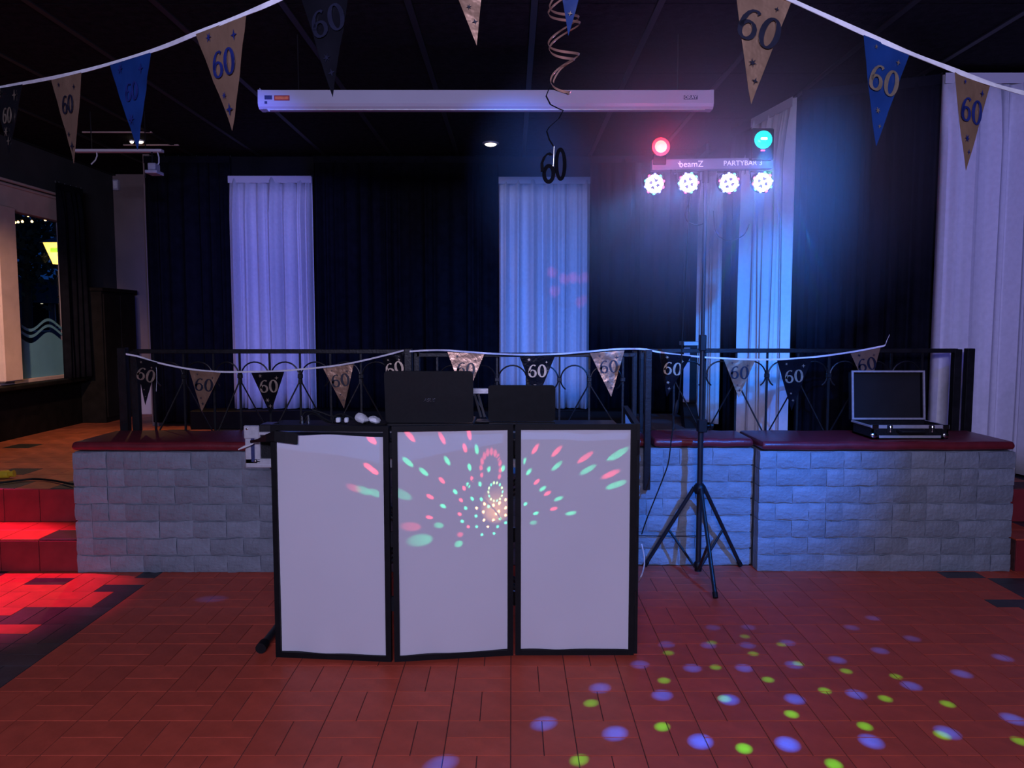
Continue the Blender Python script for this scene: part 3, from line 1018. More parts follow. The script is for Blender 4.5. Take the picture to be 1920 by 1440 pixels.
# ================================================================== PROJECTION SCREEN
sx0, sx1, sy, sz0, sz1 = -1.626, 1.291, 5.1, 2.975, 3.092
t = thing('projection_screen', 'long white rolled up projection screen case hanging from the ceiling', 'screen', (-.17, sy, sz0))
prof = [(-.055, .03), (-.05, .112), (-.04, .117), (.045, .117), (.055, .10), (.055, .012), (.04, 0), (-.03, 0), (-.045, .012)]
n = len(prof); vs = [(x, sy + a, sz0 + b) for x in (sx0 + .02, sx1 - .02) for a, b in prof]
fs = [(k, (k + 1) % n, n + (k + 1) % n, n + k) for k in range(n)] + [tuple(range(n - 1, -1, -1)), tuple(range(n, 2 * n))]
part('housing', MB().add(vs, fs), 'screen_white', t)
for xa, xb in ((sx0, sx0 + .022), (sx1 - .022, sx1)):
    pr = [(a * 1.03, .0585 + (b - .0585) * 1.03) for a, b in prof]
    vs = [(x, sy + a, sz0 + b) for x in (xa, xb) for a, b in pr]
    part('end_cap', MB().add(vs, fs), 'screen_white', t)
part('slot_bar', MB().box((sx0 + .05, sy - .03, sz0 - .006), (sx1 - .05, sy - .012, sz0 + .002)), 'aluminium', t)
yf = sy - .0555


def lab(p0, p1, mt, dy=0, par=t, nm='label'):
    a, b = at(*p0, yf), at(*p1, yf)
    return part(nm, MB().box((a.x, yf - .002 - dy, b.z), (b.x, yf + .001, a.z)), mt, par)


lab((496, 179), (510, 186.5), 'label_blue'); lab((496, 190), (501, 194.5), 'label_blue')
lab((514, 179), (543, 188.5), 'label_red'); lab((516, 181), (541, 186.5), 'label_orange', .001)
lb = lab((1282, 179), (1308, 186.5), 'label_blue')
text_part('lettering', 'ORAY', .030, at(1295, 182.7, yf - .003), (1, 0, 0), (0, 0, 1), 'letter_pale', lb)
for px in (560, 1270):
    a = at(px, 172, sy); part('hanger', MB().tube([(a.x, sy, sz1 - .01), (a.x, sy, CEIL)], .004, 6), 'steel_black', t)
part('hook', MB().tube([(sx0 - .004, sy, sz1 + .02), (sx0 + .01, sy, sz1 + .004), (sx0 + .02, sy, sz1 - .002)], .004, 6), 'aluminium', t)
part('hook', MB().tube([(sx0 + .05, sy - .03, sz0 + .004), (sx0 + .062, sy - .03, sz0 - .012), (sx0 + .07, sy - .03, sz0 - .012)], .004, 6), 'aluminium', t)


# ================================================================== CEILING LAMPS
def downlight(px, py, label, power, tgt, deg, k=1.0):
    p = atz(px, py, CEIL)
    t = thing('downlight', label, 'ceiling lamp', (p.x, p.y, CEIL - .02), 'recessed ceiling downlights')
    part('trim_ring', MB()._lathe(Vector((p.x, p.y, CEIL)), Vector((0, 0, -1)), [(0, .085 * k), (.008, .085 * k), (.014, .072 * k)], 20), 'aluminium', t, True)
    part('lens', MB()._lathe(Vector((p.x, p.y, CEIL)), Vector((0, 0, -1)), [(.014, .06 * k), (.024, .05 * k), (.03, .03 * k)], 20), 'downlight_glow', t, True)
    spot('downlight_beam', (p.x, p.y, CEIL - .05), tgt, power, (1, .55, .22), deg, .8, .03, t)


downlight(920, 268, 'lone warm ceiling downlight above the black drape', 14, (-.3, 7.7, 0), 70)
downlight(263, 263, 'warm ceiling downlight beside the blue pennant tip', 150, (-3.7, 7.0, .4), 76, .5)
downlight(247, 263, 'dimmer warm ceiling downlight half behind the blue pennant tip', 20, (-4.0, 7.6, .4), 60, .3)

# lighting batten with cables, left
t = thing('ceiling_batten', 'pale ceiling batten with two hanging cables near the window', 'batten', (-3.6, 6.9, 3.17))
a, b = at(140, 283, 6.9), at(305, 283, 6.9)
part('bar', MB().box((a.x, 6.87, a.z - .012), (b.x, 6.93, a.z + .012), .003), 'curtain_tape', t)
for x in (a.x + .15, b.x - .15): part('drop_rod', MB().tube([(x, 6.9, a.z), (x, 6.9, CEIL)], .005, 6), 'steel_black', t)
part('cable', MB().tube([at(*p, 6.9) for p in ((181, 284), (182, 292), (179, 300), (171, 308))], .006, 6), 'cable_white', t, True)
part('cable', MB().tube([at(*p, 6.9) for p in ((295, 284), (298, 295), (298, 305), (295, 311))], .006, 6), 'cable_white', t, True)
t = thing('floodlight', 'small grey floodlight hanging under the pale ceiling batten', 'floodlight', at(284, 330, 6.86))
a, b = at(276, 305, 6.82), at(291, 318, 6.82)
part('housing', MB().box((a.x, 6.82, b.z), (b.x, 6.92, a.z), .006), 'aluminium', t)
a, b = at(273, 319, 6.8), at(296, 325, 6.8)
part('hood', MB().box((a.x, 6.78, b.z), (b.x, 6.92, a.z), .004), 'aluminium', t)
part('bracket', MB().tube([at(285, 285, 6.87), at(285, 306, 6.87)], .006, 6), 'steel_black', t)
part('arm', MB().tube([at(273, 318, 6.86), at(272, 333, 6.86)], .005, 6), 'steel_black', t)
for i, (p0, p1, lbl) in enumerate((((155, 248), (285, 248), 'thin pale ceiling seam above the batten'), ((232, 272), (335, 272), 'thin pale ceiling seam by the downlights'))):
    a, b = atz(*p0, CEIL - .004), atz(*p1, CEIL - .004)
    struct('trim_%d' % (4 + i), MB().box((a.x, a.y - .012, CEIL - .010), (b.x, a.y + .012, CEIL)), 'frame_paint', lbl)
# wall box in the recess, cabinet
a, b = at(212, 337, 9.76), at(223, 357, 9.76)
t = thing('wall_sensor', 'small white box mounted high on the beige recess wall', 'sensor', ((a.x + b.x) / 2, 9.77, b.z))
part('body', MB().box((a.x, 9.74, b.z), (b.x, 9.8, a.z), .006), 'screen_white', t)
part('face_plate', MB().box((a.x + .012, 9.735, b.z + .02), (b.x - .012, 9.741, a.z - .02)), 'letter_pale', t)
t = thing('tall_cabinet', 'tall dark cabinet in the corner beside the window curtain', 'cabinet', (-4.85, 9.1, STAGE))
part('body', MB().box((-4.98, 8.85, STAGE), (-4.70, 9.62, 1.97), .005), 'wood_dark', t)
part('top', MB().box((-4.98, 8.82, 1.97), (-4.67, 9.65, 2.01), .004), 'wood_dark', t)
for ya in (8.87, 9.245):
    d = part('door', MB().box((-4.70, ya, STAGE + .06), (-4.682, ya + .36, 1.94), .004), 'wood_dark', t)
    part('knob', MB()._lathe(Vector((-4.682, ya + (.33 if ya < 9 else .03), 1.2)), Vector((1, 0, 0)), [(0, .006), (.012, .006), (.02, .014), (.028, .008)], 10), 'chrome', d, True)

# ================================================================== BOOTH
c_top = 1.128
corners = [Vector((-1.135, 3.58, 0)), Vector((-.562, 3.525, 0)), Vector((.010, 3.60, 0)), Vector((.592, 3.602, 0)), Vector((.655, 4.42, 0))]
t = thing('booth_facade', 'folding booth front with black frames and three white fabric panels', 'booth front', (-.27, 3.56, 0))
for i in range(4):
    A, B = corners[i], corners[i + 1]; d = (B - A).normalized(); nn = Vector((d.y, -d.x, 0))
    A = A + d * .006; B = B - d * .006; fw, ft = .026, .013
    z = Vector((0, 0, 1)); L = (B - A).length
    m = MB()
    for s in (fw / 2, L - fw / 2):
        m.obox(A + d * s + z * (c_top / 2 + .004), (fw / 2, ft, c_top / 2 - .004), (d, nn, z))
    for zz in (.008 + fw / 2, c_top - fw / 2):
        m.obox(A + d * (L / 2) + z * zz, (L / 2 - fw, ft, fw / 2), (d, nn, z))
    fr = part('frame', m, 'frame_black', t)
    # fabric with soft ripples and a hem
    gap = .030 if i == 0 else .004
    NX, NZ = 30, 44; vs = []; rnd = random.Random(90 + i)
    ph = [rnd.uniform(0, 6) for _ in range(6)]
    for r in range(NZ + 1):
        for q in range(NX + 1):
            s = fw * .6 + (L - 1.2 * fw) * q / NX; f = r / NZ
            zz = .012 + fw * .6 + (c_top - 1.3 * fw - gap - .012) * f
            top = max(0, f - .9) / .1; bot = max(0, .12 - f) / .12
            rip = .0022 * math.sin(q * .55 + ph[0] + 2 * f) * (top + bot) + .003 * math.sin(q / NX * 7 + ph[1]) * math.sin(f * 5 + ph[2]) + .004 * bot * math.sin(q / NX * 11 + ph[3])
            zz += (.004 * math.sin(q / NX * 8 + ph[4]) if r == NZ else 0)
            vs.append(A + d * s + nn * rip + z * zz)
    W = NX + 1
    fs = [(r * W + q, r * W + q + 1, (r + 1) * W + q + 1, (r + 1) * W + q) for r in range(NZ) for q in range(NX)]
    part('fabric_panel', MB().add(vs, fs), 'scrim', t, True)
    if i < 3:
        for zz in (.25, .56, .98):
            C = corners[i + 1]
            part('hinge', MB().tube([C + Vector((0, .004, zz)), C + Vector((0, .004, zz + .07))], .008, 8), 'chrome' if i == 1 else 'steel_black', fr, True)

# ---- flight case that serves as the table, on an X stand
fx0, fx1, fy0, fy1, fz0, fz1 = -1.325, .575, 3.78, 4.32, .885, 1.06
t = thing('flight_case', 'long black flight case with aluminium edges serving as the booth table', 'flight case', (-.4, 4.0, fz0))
part('body', MB().box((fx0 + .02, fy0 + .02, fz0 + .01), (fx1, fy1, fz1 - .004), .004), 'case_black', t)
for (lo, hi) in (((fx0, fy0, fz0 + .02), (fx0 + .075, fy0 + .02, fz1)), ((fx0, fy0 + .0, fz0), (fx1, fy0 + .02, fz0 + .045)), ((fx0, fy0, fz1 - .012), (fx1, fy0 + .03, fz1 + .004))):
    part('edge_profile', MB().box(lo, hi, .003), 'aluminium', t)
for zz in (.008, .022, .034):
    part('ridge', MB().box((fx0 + .06, fy0 - .004, fz0 + zz), (fx1, fy0 + .002, fz0 + zz + .007)), 'aluminium', t)
part('shadow_lip', MB().box((fx0 + .16, 3.605, fz1 - .016), (fx1 - .02, fy0 + .03, fz1 - .001), .002), 'case_black', t)  # unseen lip added so its shadow edge falls high on the fabric
part('groove', MB().box((fx0 + .030, fy0 - .002, fz0 + .03), (fx0 + .048, fy0 + .004, fz1 + .01)), 'label_blue', t)
part('corner_bracket', MB().box((fx0 - .004, fy0 - .004, fz1 - .03), (fx0 + .072, fy0 + .012, fz1 + .036), .004), 'aluminium', t)
part('hinge_block', MB().box((fx0 + .07, fy0 + .01, fz1 - .01), (fx0 + .135, fy0 + .12, fz1 + .04), .004), 'steel_black', t)
for (px_, pz_) in ((.014, .02), (.05, -.14)):
    part('rivet', MB()._lathe(Vector((fx0 + px_, fy0 - .004, fz1 + pz_)), Vector((0, -1, 0)), [(0, .007), (.003, .006), (.005, .003)], 10), 'chrome', t, True)
part('rubber_foot', MB()._lathe(Vector((fx0 + .13, fy0 + .05, fz0)), Vector((0, 0, -1)), [(0, .03), (.014, .022), (.02, .012)], 12), 'rubber', t, True)
t = thing('strap', 'black strap end lying over the booth frame corner', 'strap', at(530, 830, 3.54))
a = [at(*p, d) for p, d in (((470, 828), 3.74), ((484, 826), 3.68), ((500, 821), 3.57), ((515, 818), 3.545), ((535, 820), 3.54), ((558, 823), 3.538))]
part('band', MB().ribbon(a, Vector((.05, 0, 1)), [.006, .008, .018, .025, .026, .026], .003), 'rubber', t)
part('end_stitch', MB().ribbon([at(552, 822.5, 3.533), at(556, 823, 3.533)], Vector((.05, 0, 1)), .022, .001), 'plastic_black', t)
single('cable_plug', MB().tube([at(447, 843, 3.75), at(458, 838, 3.75), at(470, 834, 3.75), at(484, 826, 3.75)], [.003, .006, .004, .003], 8), 'cable_white', 'small pale cable plug hanging at the flight case edge', 'plug', None, True)
t = thing('x_stand', 'black crossed tube stand under the flight case', 'stand', (-.4, 3.95, 0))
for (a, b) in (((-1.20, 3.98, .03), (.28, 3.98, .87)), ((.28, 4.04, .03), (-1.16, 4.04, .87)), ((-1.20, 4.22, .03), (.28, 4.22, .87)), ((.28, 4.16, .03), (-1.16, 4.16, .87))):
    part('leg', MB().tube([a, b], .017, 10), 'steel_black', t, True)
for x, ye in ((-1.22, 3.62), (.30, 3.72)):
    part('foot_bar', MB().tube([(x, ye + .03, .027), (x, 4.3, .027)], .02, 10), 'steel_black', t, True)
    part('end_cap', MB().tube([(x, ye, .027), (x, ye + .06, .027)], .026, 12), 'rubber', t, True)
for x in (-1.15, .26):
    part('support_bar', MB().tube([(x, 3.72, .865), (x, 4.26, .865)], .017, 10), 'steel_black', t, True)


# ---- laptops
def laptop(label, p0, p1, d, lean, txt, mt):
    a, b = at(p0[0], p0[1], d), at(p1[0], p1[1], d)
    w = b.x - a.x; zb = fz1 + .004; cx = (a.x + b.x) / 2
    t = thing('laptop', label, 'laptop', (cx, d + .1, zb), 'laptops on the flight case')
    part('base', MB().box((a.x, d + .035, zb), (b.x, d + .03 + w * .66, zb + .018), .004), 'plastic_black', t)
    part('keyboard', MB().box((a.x + .03, d + .07, zb + .018), (b.x - .03, d + .03 + w * .4, zb + .021)), 'rubber', t)
    h = a.z - zb - .02
    up = Vector((0, -lean, 1)).normalized(); X = Vector((1, 0, 0)); N = up.cross(X)
    hinge = Vector((cx, d + .035, zb + .02)); hh = h / up.z
    pts = []; r = .018
    for (sx, sz, a0) in ((1, 0, -90), (1, 1, 0), (-1, 1, 90), (-1, 0, 180)):
        ccx = sx * (w / 2 - r); ccz = r if sz == 0 else hh - r
        for k in range(4):
            an = R(a0 + 30 * k); pts.append(hinge + X * (ccx + r * math.cos(an)) + up * (ccz + r * math.sin(an)) )
    nout = Vector((0, -1, -lean)).normalized()
    lid = part('lid', MB().prism(pts, -nout * .010), mt, t)
    part('screen', MB().prism([hinge + X * sx * (w / 2 - .012) + up * q - nout * .0105 for sx, q in ((-1, .02), (1, .02), (1, hh - .014), (-1, hh - .014))], -nout * .001), 'print_black', lid)
    if txt:
        text_part('lettering', txt, .026, hinge + up * (hh * .44) + nout * .0012, X, up, 'chrome', lid, shear=.25)
    return t


laptop('large black laptop with silver lettering on its lid', (720, 696), (887, 696), 3.95, .16, 'ASUS', 'laptop_lid')
laptop('smaller plain black laptop standing beside the large one', (915, 723), (1042, 723), 4.0, .10, None, 'plastic_black')
t = thing('laptop_bracket', 'pale metal bracket arm between the two laptops', 'bracket', at(902, 790, 4.2))
a, b = at(885, 728, 4.2), at(918, 738, 4.2)
part('plate', MB().box((a.x, 4.19, b.z), (b.x, 4.21, a.z), .002), 'aluminium', t)
for x in (890, 897):
    part('arm', MB().obox((at(x, 740, 4.2) + at(x + 12, 782, 4.2)) / 2, (.006, .004, .064), (Vector((1, 0, .25)), Vector((0, 1, 0)), at(x, 740, 4.2) - at(x + 12, 782, 4.2))), 'steel_black', t)
part('foot', MB().box((at(893, 700, 4.2).x, 4.15, fz1 + .004), (at(918, 700, 4.2).x, 4.25, fz1 + .012), .002), 'steel_black', t)
# crumpled white cloth
t = thing('cloth', 'crumpled white cloth bundle beside the large laptop', 'cloth', at(690, 792, 3.9))
for (cx, cy, rx, rz, sd) in ((678, 784, .036, .024, 1), (702, 787, .031, .018, 2)):
    c = at(cx, cy, 3.9); vs = []; fs = []; rnd = random.Random(sd); N, K = 12, 7
    for k in range(K + 1):
        th = math.pi * k / K
        for i in range(N):
            ph = 2 * math.pi * i / N; q = 1 + rnd.uniform(-.13, .13)
            vs.append(c + Vector((rx * q * math.sin(th) * math.cos(ph), .04 * q * math.sin(th) * math.sin(ph), rz * q * math.cos(th) - .25 * rx * math.sin(th) * math.cos(ph))))
    for k in range(K):
        for i in range(N): fs.append((k * N + i, (k + 1) * N + i, (k + 1) * N + (i + 1) % N, k * N + (i + 1) % N))
    part('fold', MB().add(vs, fs), 'cloth_white', t, True)
single('cloth_tray', MB().box((at(660, 795, 3.9).x, 3.86, fz1 + .004), (at(722, 795, 3.9).x, 3.96, fz1 + .028), .004), 'plastic_black', 'small black tray under the white cloth', 'tray')


def cable(name, pts, r, mt, label, cat='cable', group=None, d=None):
    P = [Vector(p) for p in pts]; out = []
    for i in range(len(P) - 1):
        p0, p1, p2, p3 = P[max(i - 1, 0)], P[i], P[i + 1], P[min(i + 2, len(P) - 1)]
        for k in range(5):
            t_ = k / 5
            out.append(.5 * ((2 * p1) + (p2 - p0) * t_ + (2 * p0 - 5 * p1 + 4 * p2 - p3) * t_ * t_ + (3 * p1 - p0 - 3 * p2 + p3) * t_ ** 3))
    out.append(P[-1])
    return single(name, MB().tube(out, r, 7), mt, label, cat, group, True)


GC = 'cables heaped on the flight case'
cable('cable', [at(*p, 3.95) for p in ((563, 794), (568, 778), (575, 772), (590, 773), (605, 783), (625, 792), (650, 794))], .005, 'rubber', 'dark cable looping highest in the heap on the flight case', group=GC)
cable('cable', [at(*p, 3.98) for p in ((570, 793), (576, 780), (590, 776), (612, 790), (640, 793))], .005, 'rubber', 'dark cable looping just under the highest one on the flight case', group=GC)
cable('cable', [at(*p, 3.92) for p in ((623, 793), (627, 780), (640, 776), (655, 781), (672, 790), (690, 793))], .0045, 'rubber', 'dark cable loop beside the white cloth', group=GC)
cable('cable', [at(*p, 4.0) for p in ((585, 768), (605, 774), (622, 780), (650, 782))], .006, 'rubber', 'thick dark cable lying across behind the loops', group=GC)
for i, (px, py, l) in enumerate(((566, 786, 'upright jack plug at the end of the cable heap'), (578, 785, 'second upright jack plug beside the cable loops'))):
    single('jack_plug', MB().tube([at(px, 795, 3.93), at(px, py, 3.93), at(px, py - 6, 3.93)], [.008, .008, .004], 8), 'chrome', l, 'plug', GC, True)
for i, (px, w_, l) in enumerate(((630, 8, 'small white adapter beside the cable loop'), (646, 7, 'smaller white adapter nearest the white cloth'))):
    a = at(px, 783, 3.9); b = at(px + w_, 792, 3.9)
    single('adapter', MB().box((a.x, 3.89, b.z), (b.x, 3.92, a.z), .004), 'cloth_white', l, 'adapter', GC)

# ---- little effect lamp hanging behind the fabric, its beams fall on the panels from behind
LP = at(910, 972, 3.83)
t = thing('disco_lamp', 'small mirrored party lamp glowing through the middle fabric panel', 'party lamp', LP - Vector((0, 0, .05)))
part('dome', MB()._lathe(LP + Vector((0, 0, .0)), Vector((0, 0, -1)), [(-.045, .02), (-.035, .045), (0, .055), (.03, .045), (.045, .02)], 16), 'plastic_black', t, True)
part('neck', MB().tube([LP + Vector((0, 0, .04)), Vector((LP.x, LP.y, fz0))], .006, 8), 'steel_black', t, True)
cable('lamp_cord', [at(*p, 3.66) for p in ((930, 815), (931, 860), (928, 900), (905, 925), (897, 935), (905, 950), (920, 965), (932, 985), (930, 1005), (915, 1012), (900, 1005), (888, 975), (890, 945), (905, 925))], .0014, 'rubber', 'thin dark lamp cord looped behind the middle fabric panel', 'cord')

RED, GRN, ORG_ = (1, .06, .10), (.03, 1, .42), (1, .45, .12)


def facade_y(x):
    for A, B in zip(corners[:3], corners[1:4]):
        if A.x <= x <= B.x: return A.y + (B.y - A.y) * (x - A.x) / (B.x - A.x)
    return 3.6


def fab(zx, zy):
    px, py = 720 + zx / 4, 780 + zy / 4
    p = at(px, py, 3.58)
    return at(px, py, facade_y(p.x))


L0 = LP + Vector((0, -.058, 0))
reds = [(190, 145), (435, 165), (605, 235), (430, 480), (345, 605), (340, 760), (575, 630), (565, 735), (600, 540), (660, 470), (630, 830), (1140, 240), (1300, 260), (1495, 320),
        (1150, 490), (1230, 578), (1690, 440), (1275, 695), (-110, 385), (-70, 415), (-95, 175), (640, 140)]
grns = [(185, 350), (470, 330), (300, 420), (695, 250), (640, 380), (630, 515), (530, 565), (440, 675), (610, 690), (585, 790), (720, 510), (660, 620), (690, 750), (695, 830), (735, 890), (785, 400),
        (890, 400), (1050, 340), (1090, 415), (1300, 372), (1515, 410), (1195, 543), (1310, 620), (1060, 660), (1140, 730), (1400, 730), (1735, 518), (1750, 290), (870, 770), (910, 800), (850, 830), (825, 880), (785, 680), (730, 625)]
core = [(755, 660), (745, 720), (750, 780), (820, 780), (910, 690), (910, 745), (860, 715), (780, 830), (865, 655), (820, 670), (695, 690), (910, 630), (840, 735)]
big = [(140, 590, GRN, 8), (280, 930, GRN, 13), (560, 960, GRN, 9), (410, 820, GRN, 7), (210, 830, RED, 9), (-60, 580, GRN, 6), (-150, 560, GRN, 6), (-230, 540, RED, 5), (570, 890, RED, 7), (1120, 800, GRN, 6)]
BEAMS = []


def beam(pt, col, deg, k, blend=.35):
    r = (pt - L0).length; cs = abs(pt.y - L0.y) / r
    deg = max(1.6, deg * max(.4, cs) ** .5)
    BEAMS.append((pt, tuple(c * k * r * r / 10 for c in col), deg, blend))


for q in reds:
    p = fab(*q); beam(p, RED, 3.8, 290)
for q in grns:
    p = fab(*q); beam(p, GRN, 4.0, 210)
for q in core:
    beam(fab(*q), ORG_, 3.2, 800)
for a in range(14):
    an = 2 * math.pi * a / 14
    beam(fab(835 + 52 * math.cos(an), 572 + 68 * math.sin(an)), (.5, 1, .3) if a % 3 else GRN, 2.2, 330)
for a in range(11):
    an = math.pi * (1.1 - 1.25 * a / 10)
    beam(fab(800 + 72 * math.cos(an), 400 - 130 * math.sin(an)), RED, 4.0, 150, .6)
beam(fab(840, 690), ORG_, 44, 75, 1.0)
for (zx, zy, c, dg) in big: beam(fab(zx, zy), c, dg, 75, .6)
for k in range(0, len(BEAMS), 30): pattern_lamp('disco_rays', L0, BEAMS[k:k + 30], 10, t)


# ================================================================== LIGHT STAND AND BAR
tx, ty = 1.185, 4.79
t = thing('light_stand', 'tall black tripod light stand with braced legs in front of the brick', 'light stand', (tx, ty, 0))
zc = at(1308, 798, ty).z; hub = at(1305, 915, ty).z
part('lower_pole', MB().tube([(tx, ty, .03), (tx, ty, zc)], .0175, 12), 'steel_black', t, True)
part('middle_pole', MB().tube([(tx, ty, zc), (tx, ty, 1.52)], .015, 12), 'steel_black', t, True)
part('upper_pole', MB().tube([(tx, ty, 1.52), (tx, ty, 2.5)], .012, 12), 'ceiling_strip', t, True)
cl = part('clamp', MB().box((tx - .022, ty - .03, zc - .04), (tx + .035, ty + .03, zc + .04), .005), 'plastic_black', t)
part('knob', MB()._lathe(Vector((tx + .035, ty, zc)), Vector((1, 0, 0)), [(0, .008), (.02, .008), (.022, .02), (.04, .02)], 12), 'plastic_black', cl, True)
part('clamp', MB().box((tx - .02, ty - .025, 1.43), (tx + .02, ty + .025, 1.53), .005), 'plastic_black', t)
hb = part('hub', MB()._lathe(Vector((tx, ty, hub - .035)), Vector((0, 0, 1)), [(0, .03), (.02, .04), (.05, .036), (.065, .022)], 12), 'plastic_black', t, True)
for (fx, fy) in ((1.182, 4.352), (1.505, 4.955), (.875, 4.955)):
    d = Vector((fx - tx, fy - ty, 0)).normalized()
    top = Vector((tx, ty, hub)) + d * .035; ft = Vector((fx, fy, .012))
    lg = part('leg', MB().tube([top, ft], .0125, 10), 'steel_black', t, True)
    part('rubber_foot', MB().tube([ft.lerp(top, .05), ft + Vector((0, 0, .0))], .0155, 10), 'rubber', lg, True)
    mid = top.lerp(ft, .52)
    part('brace', MB().tube([mid, (tx + d.x * .02, ty + d.y * .02, .05)], .008, 8), 'steel_black', t, True)
part('sleeve', MB()._lathe(Vector((tx, ty, .03)), Vector((0, 0, 1)), [(0, .022), (.05, .026), (.06, .02)], 12), 'plastic_black', t, True)

by = 4.74
bz = at(1330, 308, by).z
ba, bb = at(1222, 310, by), at(1448, 300, by)
t = thing('led_light_bar', 'stage light bar with four bright lamps and two effect lights on top', 'light bar', (tx, by, bz - .04))
du = Vector((bb.x - ba.x, 0, .012)).normalized(); dw = du.cross(Vector((0, 1, 0))); dw = dw if dw.z > 0 else -dw
cbar = Vector(((ba.x + bb.x) / 2, by + .02, bz))
hl = (bb.x - ba.x) / 2
body = part('bar_body', MB().obox(cbar, (hl, .035, .031), (du, (0, 1, 0), dw)), 'bar_body', t)
yfb = by - .0165
text_part('lettering', 'beamZ', .052, at(1296, 308, yfb), du, dw, 'letter_pale', body)
m = MB()
for k in range(3):
    o_ = at(1270 + k * 2.5, 305 + k * 3.2, yfb)
    m.prism([o_, o_ + Vector((.012, 0, -.004)), o_ + Vector((.010, 0, -.010))], (0, -.001, 0))
part('emblem', m, 'letter_pale', body)
text_part('lettering', 'PARTYBAR 3', .042, at(1393, 306, yfb), du, dw, 'letter_pale', body)
part('mount', MB().tube([(tx, ty, 2.46), (tx, ty, bz - .01)], .02, 12), 'steel_black', t, True)
for px in (1258, 1266, 1397, 1405):
    a = at(px, 318, by - .02); part('thumb_screw', MB().tube([a, a - Vector((0, 0, .03))], .004, 8), 'chrome', t, True)
leds = ['led_white', 'led_blue', 'led_white', 'led_red', 'led_white', 'led_green', 'led_white', 'led_blue', 'led_white']
for h, (px, py) in enumerate(((1227, 345), (1291, 343), (1367, 343), (1430, 342))):
    c = at(px, py, by - .06); aim = Vector((0, -1, -.18)).normalized()
    can = part('par_head', MB()._lathe(c, -aim, [(0, .062), (.004, .064), (.06, .06), (.09, .045), (.1, .02)], 20), 'plastic_black', t, True)
    part('yoke', MB().tube([c + Vector((-.064, .03, 0)), c + Vector((-.064, .035, .07)), c + Vector((.064, .035, .07)), c + Vector((.064, .03, 0))], .005, 6), 'steel_black', can)
    U = Vector((1, 0, 0)); V = U.cross(aim); V = V if V.z > 0 else -V
    for k in range(10):
        an = 2 * math.pi * k / 10 + h
        rr = .042
        q = c + U * rr * math.cos(an) + V * rr * math.sin(an)
        part('led', MB()._lathe(q, aim, [(0, .0125), (.006, .011), (.010, .005)], 10), 'led_white', can, True)
        if True:
            q2 = c + U * .056 * math.cos(an + .3) + V * .056 * math.sin(an + .3)
            part('led_rim', MB()._lathe(q2, aim, [(0, .009), (.006, .007)], 8), ('led_red', 'led_green', 'led_blue')[(k + h) % 3], can, True)
    part('led', MB()._lathe(c, aim, [(0, .016), (.006, .014), (.010, .007)], 10), 'led_blue', can, True)
    for k in range(4):
        an = 2 * math.pi * k / 4 + .4; q = c + U * .024 * math.cos(an) + V * .024 * math.sin(an)
        part('led', MB()._lathe(q, aim, [(0, .009), (.006, .007)], 8), 'led_white', can, True)
    gl = bpy.data.lights.new('par_glow', 'POINT'); gl.energy = 5.0; gl.color = (.42, .33, 1); gl.shadow_soft_size = .05
    go = bpy.data.objects.new('par_glow', gl); COL.objects.link(go); go.parent = t; go.location = c + aim * .08 - t.location
    spot('par_beam', c + aim * .03, Vector((-1.0 + .45 * h, 3.6, 1.05)), 40, (.06, .34, 1), 46, .9, .04, t)
# red derby
c = at(1239, 275, by - .05)
dr = part('derby_light', MB()._lathe(c, (0, 1, 0), [(0, .05), (.005, .056), (.07, .05), (.1, .03)], 18), 'plastic_black', t, True)
part('lens', MB()._lathe(c - Vector((0, .002, 0)), (0, -1, 0), [(0, .038), (.012, .03), (.018, .012)], 16), 'lens_red', dr, True)
part('lens_ring', MB()._lathe(c - Vector((0, .0, 0)), (0, -1, 0), [(0, .054), (.004, .052)], 18), 'ring_red', dr, True)
part('derby_foot', MB().box((c.x - .04, by - .02, c.z - .1), (c.x + .04, by + .05, c.z - .03), .004), 'plastic_black', dr)
gl = bpy.data.lights.new('derby_glow', 'POINT'); gl.energy = 3.5; gl.color = (1, .02, .06); gl.shadow_soft_size = .05
go = bpy.data.objects.new('derby_glow', gl); COL.objects.link(go); go.parent = t; go.location = c - Vector((0, .09, 0)) - t.location
# teal moonflower
c = at(1431, 262, by - .06)
mf = part('moonflower', MB().box((c.x - .068, by - .055, c.z - .115), (c.x + .068, by + .07, c.z + .07), .008), 'plastic_black', t)
part('lens', MB()._lathe(c, (0, -1, 0), [(0, .053), (.008, .052), (.016, .04), (.02, .02)], 22), 'lens_teal', mf, True)
part('lens_hot_spot', MB().box((c.x - .02, c.y - .024, c.z - .004), (c.x + .018, c.y - .014, c.z + .008), .002), 'lens_white', mf)
part('indicator', MB().box((c.x - .012, by - .06, c.z - .066), (c.x + .012, by - .053, c.z - .058)), 'led_red', mf)
ML = c - Vector((0, .05, 0))
